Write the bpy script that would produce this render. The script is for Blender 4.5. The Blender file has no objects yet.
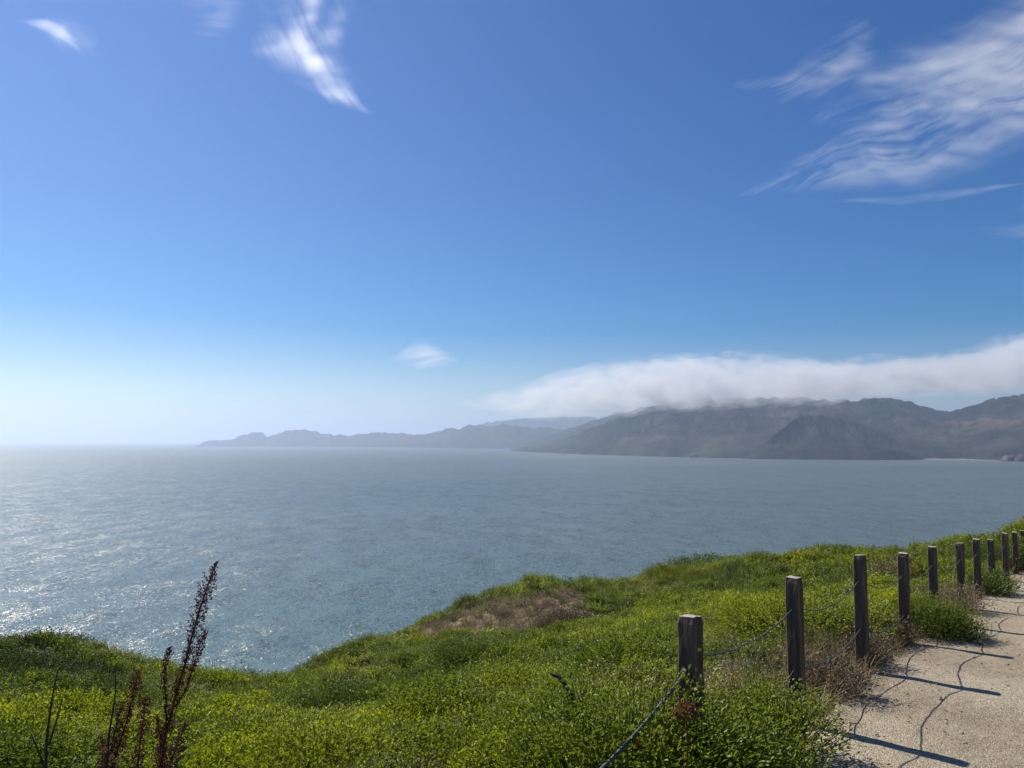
import bpy, math, random
import numpy as np
from mathutils import Vector

C = bpy.context.scene
COL = C.collection
rad = math.radians

# ------------------------------------------------------------------ camera
EYE = 45.0                       # metres above the sea
F = 770.0                        # focal length in photo pixels
PITCH = math.atan(57.0 / F)
cam_d = bpy.data.cameras.new("camera")
cam = bpy.data.objects.new("camera", cam_d)
COL.objects.link(cam)
cam_d.sensor_width = 36.0
cam_d.lens = 36.0 * F / 1024.0
cam_d.clip_start = 0.05
cam_d.clip_end = 200000.0
cam.location = (0, 0, EYE)
cam.rotation_euler = (math.pi / 2 + PITCH, 0, 0)
C.camera = cam

# ------------------------------------------------------------------ sky, sun, exposure
SUN_EL = 45.0
SUN_AZ = -48.7                   # degrees to the right of +Y
world = bpy.data.worlds.new("World")
C.world = world
world.use_nodes = True
wn, wl = world.node_tree.nodes, world.node_tree.links
wn.clear()
sky = wn.new("ShaderNodeTexSky")
sky.sky_type = 'NISHITA'
sky.sun_disc = False
sky.sun_elevation = rad(SUN_EL)
sky.sun_rotation = rad(SUN_AZ)
sky.altitude = 50
sky.air_density = 1.0
sky.dust_density = 0.25
sky.ozone_density = 3.0
hsv = wn.new("ShaderNodeHueSaturation")
hsv.inputs['Saturation'].default_value = 1.98
hsv.inputs['Hue'].default_value = 0.513
bgn = wn.new("ShaderNodeBackground")
bgn.inputs['Strength'].default_value = 0.063
won = wn.new("ShaderNodeOutputWorld")
wl.new(sky.outputs[0], hsv.inputs['Color'])
wl.new(hsv.outputs[0], bgn.inputs['Color'])
wl.new(bgn.outputs[0], won.inputs['Surface'])

sd = bpy.data.lights.new("sun", 'SUN')
sd.energy = 5.0
sd.angle = rad(0.53)
sd.color = (1.0, 0.93, 0.80)
sun = bpy.data.objects.new("sun", sd)
COL.objects.link(sun)
az, el = rad(SUN_AZ), rad(SUN_EL)
SUN_DIR = Vector((math.sin(az) * math.cos(el), math.cos(az) * math.cos(el), math.sin(el)))
sun.rotation_euler = (-SUN_DIR).to_track_quat('-Z', 'Y').to_euler()
sun.location = (0, 0, 300)

vs = C.view_settings
vs.view_transform = 'Standard'
vs.look = 'None'
vs.exposure = 0.45
vs.gamma = 1.0
vs.use_curve_mapping = False
cy = C.cycles
cy.use_denoising = True
cy.denoiser = 'OPENIMAGEDENOISE'
cy.denoising_input_passes = 'RGB_ALBEDO_NORMAL'
cy.max_bounces = 8
cy.diffuse_bounces = 3
cy.glossy_bounces = 3
cy.transmission_bounces = 4
cy.volume_bounces = 3
cy.transparent_max_bounces = 64
cy.caustics_reflective = False
cy.caustics_refractive = False
cy.sample_clamp_direct = 60.0
cy.sample_clamp_indirect = 4.0

# ------------------------------------------------------------------ helpers
rng = np.random.default_rng(7)
random.seed(7)
K = 0.85                         # size of the near ground per layout unit


def ratio(px, py):
    """Direction of a photo point per metre of forward distance (right, up)."""
    u, v = (px - 512.0) / F, (384.0 - py) / F
    c, s = math.cos(PITCH), math.sin(PITCH)
    d = c - v * s
    return u / d, (s + v * c) / d


def P(px, py, Y):
    a, b = ratio(px, py)
    return np.array((a * Y, Y, b * Y))


def W(p):
    """layout point (camera origin, unscaled) -> world"""
    return Vector((p[0] * K, p[1] * K, p[2] * K + EYE))


def hash2(ix, iy, seed):
    n = (ix.astype(np.int64) * 374761393 + iy.astype(np.int64) * 668265263 + seed * 974634721) & 0xffffffff
    n = ((n ^ (n >> 13)) * 1274126177) & 0xffffffff
    n = n ^ (n >> 16)
    return (n & 0xffffff) / float(0xffffff)


def vnoise(x, y, seed=0):
    x = np.asarray(x, float); y = np.asarray(y, float)
    ix, iy = np.floor(x), np.floor(y)
    fx, fy = x - ix, y - iy
    fx = fx * fx * fx * (fx * (fx * 6 - 15) + 10); fy = fy * fy * fy * (fy * (fy * 6 - 15) + 10)
    a, b = hash2(ix, iy, seed), hash2(ix + 1, iy, seed)
    c, d = hash2(ix, iy + 1, seed), hash2(ix + 1, iy + 1, seed)
    return (a * (1 - fx) + b * fx) * (1 - fy) + (c * (1 - fx) + d * fx) * fy


def fbm(x, y, seed=0, octv=5, gain=0.5):
    t, amp, tot = 0.0, 1.0, 0.0
    ca, sa = math.cos(0.6), math.sin(0.6)
    x = np.asarray(x, float); y = np.asarray(y, float)
    for o in range(octv):
        t = t + amp * vnoise(x, y, seed + 17 * o)
        tot += amp
        amp *= gain
        x, y = (x * ca - y * sa) * 2.03 + 5.2, (x * sa + y * ca) * 2.03 + 1.3
    return t / tot


def ridged(x, y, seed=0, octv=5, gain=0.5):
    t, amp, tot = 0.0, 1.0, 0.0
    x = np.asarray(x, float); y = np.asarray(y, float)
    for o in range(octv):
        t = t + amp * (1 - np.abs(2 * vnoise(x, y, seed + 31 * o) - 1))
        tot += amp; amp *= gain
        x, y = x * 2.07 + 3.1, y * 2.07 + 7.7
    return t / tot


def mesh_np(name, verts, faces, mat=None, smooth=True, parent=None):
    """verts (n,3), faces (m,k) all with the same k -> linked object"""
    verts = np.asarray(verts, np.float32); faces = np.asarray(faces, np.int32)
    me = bpy.data.meshes.new(name)
    me.vertices.add(len(verts)); me.vertices.foreach_set('co', verts.ravel())
    k = faces.shape[1]
    me.loops.add(faces.size); me.loops.foreach_set('vertex_index', faces.ravel())
    me.polygons.add(len(faces))
    me.polygons.foreach_set('loop_start', np.arange(0, faces.size, k, dtype=np.int32))
    me.polygons.foreach_set('loop_total', np.full(len(faces), k, np.int32))
    me.polygons.foreach_set('use_smooth', np.full(len(faces), smooth, bool))
    me.update(calc_edges=True)
    me.validate()
    if mat: me.materials.append(mat)
    o = bpy.data.objects.new(name, me)
    COL.objects.link(o)
    if parent is not None: o.parent = parent
    return o


def outward(me):
    import bmesh
    bm = bmesh.new(); bm.from_mesh(me)
    bmesh.ops.recalc_face_normals(bm, faces=bm.faces[:])
    bm.to_mesh(me); bm.free()


def grid_faces(nu, nv):
    i = np.arange((nu - 1) * (nv - 1))
    r, c = i // (nv - 1), i % (nv - 1)
    a = r * nv + c
    return np.stack([a, a + 1, a + nv + 1, a + nv], 1)


def tag(o, label=None, cat=None, group=None, kind=None):
    if label: o['label'] = label
    if cat: o['category'] = cat
    if group: o['group'] = group
    if kind: o['kind'] = kind
    return o


def empty(name, loc):
    o = bpy.data.objects.new(name, None)
    o.location = loc
    o.empty_display_size = 0.1
    COL.objects.link(o)
    return o


class MB:
    """collects tubes, flakes and blades into one mesh"""
    def __init__(self): self.v, self.f = [], []

    def add(self, vs_, fs):
        n = len(self.v); self.v += [tuple(map(float, p)) for p in vs_]
        self.f += [tuple(i + n for i in f) for f in fs]

    def tube(self, pts, radii, seg=7, cap=True):
        pts = [Vector(p) for p in pts]
        if not hasattr(radii, '__len__'): radii = [radii] * len(pts)
        vs_, fs = [], []
        up = Vector((0.13, 0.27, 0.95))
        for i, p in enumerate(pts):
            d = (pts[min(i + 1, len(pts) - 1)] - pts[max(i - 1, 0)]).normalized()
            a = d.cross(up)
            if a.length < 1e-3: a = d.cross(Vector((1, 0, 0)))
            a.normalize(); b = d.cross(a)
            for k in range(seg):
                t = 2 * math.pi * k / seg
                vs_.append(p + (a * math.cos(t) + b * math.sin(t)) * radii[i])
        for i in range(len(pts) - 1):
            for k in range(seg):
                k2 = (k + 1) % seg
                fs.append((i * seg + k, i * seg + k2, (i + 1) * seg + k2, (i + 1) * seg + k))
        if cap:
            fs.append(tuple(reversed(range(seg))))
            fs.append(tuple((len(pts) - 1) * seg + k for k in range(seg)))
        self.add(vs_, fs)

    def leaf(self, base, d, up, L, Wd, fold=0.25):
        """two-quad leaf with a folded midrib"""
        d = Vector(d).normalized(); s = d.cross(Vector(up))
        if s.length < 1e-3: s = d.cross(Vector((0.3, 1, 0.2)))
        s.normalize(); n = s.cross(d)
        b = Vector(base)
        v = [b, b + d * L * .45 + s * Wd * .5 + n * fold * Wd, b + d * L * .8 + s * Wd * .38 + n * fold * Wd * .8,
             b + d * L - n * L * .08, b + d * L * .8 - s * Wd * .38 + n * fold * Wd * .8,
             b + d * L * .45 - s * Wd * .5 + n * fold * Wd, b + d * L * .5]
        self.add(v, [(0, 1, 6), (1, 2, 3, 6), (0, 6, 5), (6, 3, 4, 5)])

    def blade(self, base, d, bend, L, Wd):
        d = Vector(d).normalized(); bend = Vector(bend)
        s = d.cross(bend)
        if s.length < 1e-3: s = Vector((1, 0, 0))
        s.normalize(); b = Vector(base)
        p = [b + d * L * t + bend * L * t * t for t in (0, .4, .75, 1)]
        w = (1, .9, .55, .08)
        v = []
        for q, ww in zip(p, w): v += [q - s * Wd * ww / 2, q + s * Wd * ww / 2]
        self.add(v, [(0, 1, 3, 2), (2, 3, 5, 4), (4, 5, 7, 6)])

    def build(self, name, mat, parent=None, smooth=False, link=True):
        me = bpy.data.meshes.new(name)
        me.from_pydata(self.v, [], self.f)
        if smooth: me.polygons.foreach_set('use_smooth', [True] * len(me.polygons))
        me.update()
        me.materials.append(mat)
        o = bpy.data.objects.new(name, me)
        if link: COL.objects.link(o)
        if parent is not None: o.parent = parent
        return o


# ------------------------------------------------------------------ materials
class NT:
    def __init__(self, name):
        self.m = bpy.data.materials.new(name); self.m.use_nodes = True
        self.t = self.m.node_tree; self.t.nodes.clear()
        self.out = self.n("ShaderNodeOutputMaterial")

    def n(self, kind, **kw):
        x = self.t.nodes.new(kind)
        for k, v in kw.items():
            if k[0] == '_': setattr(x, k[1:], v)
            else: x.inputs[k.replace('_', ' ')].default_value = v
        return x

    def l(self, a, b): self.t.links.new(a, b)

    def noise(self, vec, scale, detail=4.0, rough=0.55, dist=0.0):
        x = self.n("ShaderNodeTexNoise", Scale=scale, Detail=detail, Roughness=rough, Distortion=dist)
        if vec is not None: self.l(vec, x.inputs['Vector'])
        return x.outputs['Fac']

    def mapping(self, vec, scale=(1, 1, 1), rot=(0, 0, 0), loc=(0, 0, 0)):
        x = self.n("ShaderNodeMapping"); x.inputs['Scale'].default_value = scale
        x.inputs['Rotation'].default_value = rot; x.inputs['Location'].default_value = loc
        self.l(vec, x.inputs['Vector']); return x.outputs[0]

    def ramp(self, fac, stops, interp='LINEAR'):
        x = self.n("ShaderNodeValToRGB"); cr = x.color_ramp; cr.interpolation = interp
        while len(cr.elements) < len(stops): cr.elements.new(0.5)
        for e, (p, c) in zip(cr.elements, stops):
            e.position = p
            e.color = (c, c, c, 1) if not hasattr(c, '__len__') else (*c, 1)
        self.l(fac, x.inputs[0]); return x.outputs[0]

    def mix(self, fac, a, b, mode='MIX'):
        x = self.n("ShaderNodeMix", _data_type='RGBA', _blend_type=mode)
        for s, v in ((x.inputs[0], fac), (x.inputs[6], a), (x.inputs[7], b)):
            if hasattr(v, 'links') or hasattr(v, 'is_linked'): self.l(v, s)
            elif hasattr(v, '__len__'): s.default_value = (*v, 1)
            else: s.default_value = v
        return x.outputs[2]

    def math(self, op, a, b=None, clamp=False):
        x = self.n("ShaderNodeMath", _operation=op, _use_clamp=clamp)
        for s, v in ((x.inputs[0], a), (x.inputs[1], b)):
            if v is None: continue
            if hasattr(v, 'is_linked'): self.l(v, s)
            else: s.default_value = v
        return x.outputs[0]

    def bump(self, h, strength=0.5, dist=0.01, normal=None):
        x = self.n("ShaderNodeBump", Strength=strength, Distance=dist)
        self.l(h, x.inputs['Height'])
        if normal is not None: self.l(normal, x.inputs['Normal'])
        return x.outputs[0]

    def principled(self, color, rough=0.8, normal=None, spec=0.3, metal=0.0, ior=None):
        x = self.n("ShaderNodeBsdfPrincipled", Roughness=rough if not hasattr(rough, 'is_linked') else 0.5, Metallic=metal)
        x.inputs['Specular IOR Level'].default_value = spec
        if ior: x.inputs['IOR'].default_value = ior
        if hasattr(rough, 'is_linked'): self.l(rough, x.inputs['Roughness'])
        if hasattr(color, 'is_linked'): self.l(color, x.inputs['Base Color'])
        else: x.inputs['Base Color'].default_value = (*color, 1)
        if normal is not None: self.l(normal, x.inputs['Normal'])
        self.l(x.outputs[0], self.out.inputs['Surface'])
        return x


def pos(nt): return nt.n("ShaderNodeNewGeometry").outputs['Position']
def objc(nt): return nt.n("ShaderNodeTexCoord").outputs['Object']


def leaf_mat(name, c0, c1, c2, transl=0.52, patch=0.7, gloss=0.06, big=0.22):
    """c0 dark, c1 middle, c2 pale new growth; varies by plant and by patch of hillside"""
    nt = NT(name)
    p = pos(nt)
    rnd = nt.n("ShaderNodeObjectInfo").outputs['Random']
    a = nt.noise(p, big, 3, 0.6)
    b = nt.noise(p, 25.0, 2, 0.5)
    f = nt.math('ADD', nt.math('MULTIPLY', a, patch), nt.math('MULTIPLY', rnd, 0.22))
    f = nt.math('ADD', f, nt.math('MULTIPLY', b, 0.14))
    f = nt.math('SUBTRACT', f, 0.08 + patch * 0.22)
    col = nt.ramp(f, [(0.12, c0), (0.42, c1), (0.75, c2)])
    d = nt.n("ShaderNodeBsdfDiffuse"); nt.l(col, d.inputs[0])
    t = nt.n("ShaderNodeBsdfTranslucent")
    nt.l(nt.mix(0.5, col, (0.75, 0.85, 0.10), 'MULTIPLY') if False else col, t.inputs[0])
    ms = nt.n("ShaderNodeMixShader"); ms.inputs[0].default_value = transl
    nt.l(d.outputs[0], ms.inputs[1]); nt.l(t.outputs[0], ms.inputs[2])
    g = nt.n("ShaderNodeBsdfGlossy", Roughness=0.45); g.inputs[0].default_value = (1, 1, 1, 1)
    m2 = nt.n("ShaderNodeMixShader"); m2.inputs[0].default_value = gloss * 0.35
    nt.l(ms.outputs[0], m2.inputs[1]); nt.l(g.outputs[0], m2.inputs[2])
    nt.l(m2.outputs[0], nt.out.inputs['Surface'])
    return nt.m


M = {}
M['leaf'] = leaf_mat("succulent_leaf", (.085, .125, .010), (.36, .41, .014), (.62, .60, .03))
M['leaf_mid'] = leaf_mat("green_leaf", (.055, .09, .010), (.23, .28, .014), (.48, .48, .026))
M['leaf_dark'] = leaf_mat("coyote_brush_leaf", (.04, .065, .010), (.13, .18, .016), (.26, .30, .028), transl=.35)
M['blade'] = leaf_mat("grass_blade", (.09, .13, .014), (.24, .26, .018), (.42, .40, .04), transl=.4)
M['dry'] = leaf_mat("dry_grass", (.20, .15, .08), (.44, .34, .20), (.60, .49, .31), transl=.3, patch=.5)
M['drybush'] = leaf_mat("dry_brush", (.13, .092, .055), (.28, .21, .125), (.46, .36, .23), transl=.2, patch=.5)
M['gray'] = leaf_mat("grey_dead_leaf", (.14, .12, .095), (.28, .24, .19), (.42, .37, .30), transl=.2, patch=.4)


def soil_mat():
    nt = NT("hillside_soil"); p = pos(nt)
    col = nt.ramp(nt.noise(p, 1.3, 6, .65), [(.3, (.035, .05, .012)), (.55, (.07, .09, .018)), (.75, (.12, .10, .05))])
    q = P(500, 613, 24); d = nt.n("ShaderNodeVectorMath", _operation='DISTANCE')
    nt.l(p, d.inputs[0]); d.inputs[1].default_value = (q[0] * K, q[1] * K, q[2] * K + EYE)
    w = nt.math('ADD', d.outputs['Value'], nt.math('MULTIPLY', nt.noise(p, 1.1, 5, .6), 2.2))
    m = nt.ramp(nt.math('MULTIPLY', w, .1), [(.27, 1.0), (.35, 0.0)])
    col = nt.mix(m, col, nt.ramp(nt.noise(p, 5, 5, .7), [(.35, (.20, .15, .09)), (.65, (.46, .38, .26))]))
    nt.principled(col, .95, nt.bump(nt.noise(p, 9, 5, .6), .8, .05), .1)
    return nt.m


def path_mat():
    nt = NT("decomposed_granite"); p = pos(nt)
    big = nt.noise(p, .9, 5, .6)
    fine = nt.noise(p, 38, 5, .7)
    v = nt.n("ShaderNodeTexVoronoi", Scale=130.0); nt.l(p, v.inputs['Vector'])
    cell = nt.n("ShaderNodeSeparateColor"); nt.l(v.outputs['Color'], cell.inputs[0])
    a = nt.ramp(fine, [(.28, (.20, .165, .11)), (.5, (.40, .345, .25)), (.72, (.58, .51, .385))])
    b = nt.ramp(cell.outputs[0], [(0, (.17, .14, .095)), (.4, (.39, .336, .243)), (.9, (.50, .44, .33)), (1, (.68, .62, .50))])
    col = nt.mix(.5, a, b)
    col = nt.mix(1.0, col, nt.ramp(big, [(.3, (.70, .67, .63)), (.6, (1.0, 1.0, 1.0))]), 'MULTIPLY')
    h = nt.math('ADD', nt.math('MULTIPLY', v.outputs['Distance'], -.6), nt.math('MULTIPLY', fine, 1.3))
    n1 = nt.bump(nt.noise(p, 5, 4, .6), .5, .05)
    nt.principled(col, .95, nt.bump(h, .9, .012, n1), .15)
    return nt.m


def wood_mat():
    nt = NT("weathered_post_wood"); o = objc(nt)
    g = nt.noise(nt.mapping(o, (38, 38, 2.2)), 1.0, 6, .65, .3)
    blot = nt.noise(o, 6, 4, .6)
    c = nt.ramp(g, [(.3, (.040, .027, .018)), (.5, (.092, .066, .048)), (.7, (.19, .15, .115))])
    c = nt.mix(nt.ramp(blot, [(.42, 0.0), (.75, .4)]), c, (.12, .10, .085))
    z = nt.n("ShaderNodeSeparateXYZ"); nt.l(nt.n("ShaderNodeNewGeometry").outputs['True Normal'], z.inputs[0])
    c = nt.mix(nt.math('MULTIPLY', nt.math('GREATER_THAN', z.outputs[2], .55), .75), c, (.46, .43, .40))   # silvered end grain
    nt.principled(c, .85, nt.bump(g, .8, .006), .2)
    return nt.m


def cable_mat():
    nt = NT("galvanised_cable"); o = objc(nt)
    w = nt.n("ShaderNodeTexWave", Scale=55.0, Distortion=0.0); w.bands_direction = 'DIAGONAL'; nt.l(o, w.inputs['Vector'])
    c = nt.ramp(nt.noise(o, 14, 3), [(.3, (.045, .055, .06)), (.7, (.12, .14, .15))])
    nt.principled(c, .5, nt.bump(w.outputs['Fac'], .4, .003), .5, .35)
    return nt.m


def plain(name, c0, c1, scale, rough=.85, bump=.4):
    nt = NT(name); o = objc(nt)
    f = nt.noise(o, scale, 4, .6)
    nt.principled(nt.ramp(f, [(.3, c0), (.7, c1)]), rough, nt.bump(f, bump, .004), .2)
    return nt.m


M['soil'] = soil_mat(); M['path'] = path_mat(); M['wood'] = wood_mat(); M['cable'] = cable_mat()
M['stalk'] = plain("dry_red_stalk", (.055, .022, .016), (.15, .06, .04), 60)
M['seed'] = leaf_mat("dry_dock_seed", (.06, .02, .012), (.17, .06, .032), (.32, .14, .075), transl=.22, patch=.3)
M['seedpale'] = leaf_mat("faded_dock_seed", (.11, .05, .035), (.24, .13, .09), (.42, .28, .19), transl=.25, patch=.3)
M['twig'] = plain("bare_twig", (.022, .017, .015), (.075, .06, .05), 50)
M['shoot'] = plain("green_shoot", (.05, .06, .015), (.10, .12, .03), 40)
M['drystem'] = plain("dry_weed_stem", (.15, .11, .07), (.34, .27, .18), 40)
M['stone'] = plain("gravel_stone", (.20, .165, .12), (.55, .48, .39), 9, .9, .6)
M['flower'] = leaf_mat("dried_flower", (.16, .085, .035), (.38, .22, .10), (.58, .42, .26), transl=.3, patch=.4)
M['yellow'] = leaf_mat("small_yellow_flower", (.40, .32, .03), (.55, .45, .04), (.62, .52, .08), transl=.3, patch=.2)


def sea_mat():
    nt = NT("sea_water"); p = pos(nt)
    cd = nt.n("ShaderNodeVectorMath", _operation='LENGTH'); nt.l(p, cd.inputs[0])
    r1 = nt.mapping(p, (1.3, .62, 1), (0, 0, rad(32)))
    r2 = nt.mapping(p, (1.2, .6, 1), (0, 0, rad(-14)))
    wind = nt.noise(nt.mapping(p, (1, 2.2, 1), (0, 0, rad(15))), .004, 5, .6, .5)      # gust patches
    amp = nt.ramp(wind, [(.3, .75), (.7, 1.15)])

    def slope(vec, scale, detail, rough, k):
        x = nt.n("ShaderNodeTexNoise", Scale=scale, Detail=detail, Roughness=rough, Distortion=.3)
        nt.l(vec, x.inputs['Vector'])
        d = nt.n("ShaderNodeVectorMath", _operation='SUBTRACT'); nt.l(x.outputs['Color'], d.inputs[0]); d.inputs[1].default_value = (.5, .5, .5)
        m = nt.n("ShaderNodeVectorMath", _operation='MULTIPLY'); nt.l(d.outputs[0], m.inputs[0]); m.inputs[1].default_value = (k, k, 0)
        return m.outputs[0]

    def vadd(a_, b_):
        x = nt.n("ShaderNodeVectorMath", _operation='ADD'); nt.l(a_, x.inputs[0]); nt.l(b_, x.inputs[1]); return x.outputs[0]
    r3 = nt.mapping(p, (1.1, .75, 1), (0, 0, rad(8)))
    sl = vadd(vadd(slope(r1, .075, 2, .5, .55), slope(r1, .40, 2, .5, .70)), vadd(slope(r2, 1.4, 2, .5, 1.15), slope(r3, 4.0, 3, .65, 2.5)))
    sc_ = nt.n("ShaderNodeVectorMath", _operation='SCALE'); nt.l(sl, sc_.inputs[0]); nt.l(amp, sc_.inputs['Scale'])
    up = nt.n("ShaderNodeVectorMath", _operation='ADD'); nt.l(sc_.outputs[0], up.inputs[0]); up.inputs[1].default_value = (0, 0, 1)
    nz_ = nt.n("ShaderNodeVectorMath", _operation='NORMALIZE'); nt.l(up.outputs[0], nz_.inputs[0])
    nrm = nz_.outputs[0]
    # upwelling colour: greener in the shallows below the cliff, broad current streaks
    streak = nt.noise(nt.mapping(p, (.35, 2.0, 1), (0, 0, rad(6))), .0022, 5, .6, .8)
    base = nt.ramp(streak, [(.3, (.058, .084, .080)), (.55, (.076, .104, .096)), (.8, (.10, .132, .118))])
    shal = nt.math('SUBTRACT', 1.0, nt.math('DIVIDE', cd.outputs['Value'], 420.0), True)
    base = nt.mix(shal, base, (.062, .118, .112))
    cap = nt.noise(nt.mapping(p, (1.6, .8, 1), (0, 0, rad(30))), .11, 6, .66, .6)
    capm = nt.ramp(nt.math('MULTIPLY', cap, nt.ramp(nt.noise(p, .012, 3), [(.35, .88), (.65, 1.0)])), [(.705, 0.0), (.735, .8)])
    pr = nt.principled(nt.mix(capm, base, (.75, .8, .8)), nt.math('ADD', nt.math('MULTIPLY', nt.math('DIVIDE', cd.outputs['Value'], 2200.0, True), .20), nt.ramp(capm, [(0, .25), (1, .6)])), nrm, .5, 0, 1.333)
    return nt.m


def hill_mat(name, tint, red=False):
    nt = NT(name); p = pos(nt)
    geo = nt.n("ShaderNodeNewGeometry")
    sx = nt.n("ShaderNodeSeparateXYZ"); nt.l(geo.outputs['True Normal'], sx.inputs[0])
    sp = nt.n("ShaderNodeSeparateXYZ"); nt.l(p, sp.inputs[0])
    scr = nt.ramp(nt.noise(p, .006, 7, .66), [(.36, (.020, .030, .022)), (.5, (.060, .066, .045)), (.66, (.17, .155, .115))])
    rock = nt.ramp(nt.noise(p, .03, 6, .7), [(.3, (.05, .045, .042)), (.7, (.22, .195, .17))])
    steep = nt.math('SUBTRACT', 1.0, nt.math('MULTIPLY', nt.math('SUBTRACT', sx.outputs[2], .45), 3.2), True)
    low = nt.math('SUBTRACT', 1.0, nt.math('DIVIDE', sp.outputs[2], 42.0), True)
    f = nt.math('MULTIPLY', nt.math('ADD', steep, nt.math('MULTIPLY', low, .6)), nt.ramp(nt.noise(p, .012, 5, .7), [(.4, 0), (.62, 1.0)]), True)
    c = nt.mix(f, scr, rock)
    if red:
        d = nt.n("ShaderNodeVectorMath", _operation='DISTANCE'); nt.l(nt.mapping(p, (1, .35, 1)), d.inputs[0])
        q = P(985, 424, 2250); d.inputs[1].default_value = (q[0], q[1] * .35, q[2] + EYE)
        m = nt.math('SUBTRACT', 1.15, nt.math('DIVIDE', d.outputs['Value'], 95.0), True)
        m = nt.math('MULTIPLY', m, nt.ramp(nt.noise(p, .02, 6, .7), [(.40, 0), (.55, 1.0)]), True)
        c = nt.mix(m, c, (.40, .25, .16))
    c = nt.mix(1.0, c, tint, 'MULTIPLY')
    nt.principled(c, .95, nt.bump(nt.noise(p, .03, 6, .7), 1.0, 10.0), .1)
    return nt.m


def vol_mat(name, density, color, aniso):
    nt = NT(name)
    v = nt.n("ShaderNodeVolumePrincipled", Density=density, Anisotropy=aniso)
    v.inputs['Color'].default_value = (*color, 1)
    nt.l(v.outputs[0], nt.out.inputs['Volume'])
    return nt.m


# ------------------------------------------------------------------ sea
def sea():
    e = [-62000, -20000, -6000, -1500, -300, 300, 1500, 6000, 20000, 62000]
    xs = np.array(e, float); ys = np.array([-3000, -600, 0, 150, 400, 1000, 2500, 6000, 20000, 62000], float)
    X, Y = np.meshgrid(xs, ys)
    o = mesh_np("sea", np.stack([X.ravel(), Y.ravel(), np.zeros(X.size)], 1), grid_faces(len(ys), len(xs)), sea_mat())
    tag(o, "grey blue sea with fine ripples and scattered whitecaps filling the strait", "sea", kind="structure")


sea()


def haze():
    x0, x1, y0, y1, z0, z1 = -64000, 64000, -3500, 64000, -4.5, 490.0
    v = [(x, y, z) for z in (z0, z1) for y in (y0, y1) for x in (x0, x1)]
    f = [(0, 2, 3, 1), (4, 5, 7, 6), (0, 1, 5, 4), (2, 6, 7, 3), (0, 4, 6, 2), (1, 3, 7, 5)]
    o = mesh_np("haze", v, f, vol_mat("sea_haze", 1.5e-4, (.66, .79, 1.0), .5), smooth=False)
    tag(o, "pale blue sea haze over the strait and headlands", "haze", kind="stuff")


haze()


# ------------------------------------------------------------------ far headlands
def headland(name, label, tops, shore, depth, back, mat, seed, gully=.25, na=320, nr=70, rough=.05, jag=3.5):
    """tops: (px, py, crest distance); shore: (px, distance of the waterline)"""
    tops = np.array(tops, float); shore = np.array(shore, float)
    pxs = np.linspace(tops[0, 0], tops[-1, 0], na)
    ty = np.interp(pxs, tops[:, 0], tops[:, 1]); td = np.interp(pxs, tops[:, 0], tops[:, 2])
    ty = ty - (fbm(pxs / 9.0, pxs * 0 + seed, seed + 77, 4, .6) - .5) * jag * np.clip((450 - ty) / 8, 0, 1)
    # soften the corners of the crest line a little
    k = np.ones(3) / 3
    ty = np.convolve(np.pad(ty, 1, 'edge'), k, 'valid'); td = np.convolve(np.pad(td, 1, 'edge'), k, 'valid')
    ds = np.interp(pxs, shore[:, 0], shore[:, 1])
    V = np.zeros((nr, na, 3))
    t = np.linspace(0, 1, nr)
    nfront = int(nr * .72)
    for j in range(na):
        a, b = ratio(pxs[j], ty[j])
        zc = max(b * td[j] + EYE, .5)
        front = t[:nfront] / t[nfront - 1]
        Yf = ds[j] + (td[j] - ds[j]) * front
        zf = zc * (0.62 * front + .38 * (1 - (1 - front) ** 2.2))
        bk = (t[nfront:] - t[nfront - 1]) / (1 - t[nfront - 1])
        Yb = td[j] + back * bk
        zb = zc * (1 - bk) ** 1.3 - 3 * bk
        V[:nfront, j, 1] = Yf; V[:nfront, j, 2] = zf
        V[nfront:, j, 1] = Yb; V[nfront:, j, 2] = zb
        V[:, j, 0] = a * V[:, j, 1]
    X, Y, Z = V[:, :, 0], V[:, :, 1], V[:, :, 2]
    sc = 1.0 / depth
    g = ridged(X * sc * 2.4 + fbm(X * sc, Y * sc, seed + 5) * .8, Y * sc * .75, seed, 5, .55)
    fr = np.minimum(1, np.arange(nr) / nfront)[:, None]
    mask = np.sin(np.clip(fr, 0, 1) * math.pi) ** .7
    Z2 = Z * (1 - gully * mask * (1.0 - g) * 1.6) + np.where(Z > 0, Z, 0) * rough * 3 * (fbm(X * sc * 14, Y * sc * 9, seed + 3, 6, .62) - .5)
    # cliffs: low ground is steepened
    cl = 16 * (fbm(X * sc * 4, Y * sc * 4, seed + 9) + .2)
    Z2 = Z2 + cl * np.clip(fr * 9, 0, 1) * np.clip(Z / 12, 0, 1) * np.clip(1 - fr * 1.2, 0, 1)
    V[:, :, 2] = Z2
    V[0, :, 2] = -2.0
    # close the two ends under water
    V[:, 0, 2] = np.minimum(V[:, 0, 2], -1.0); V[:, -1, 2] = np.minimum(V[:, -1, 2], -1.0)
    o = mesh_np(name, V.reshape(-1, 3), grid_faces(nr, na)[:, ::-1], mat)
    return tag(o, label, "hills", kind="structure")


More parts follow.
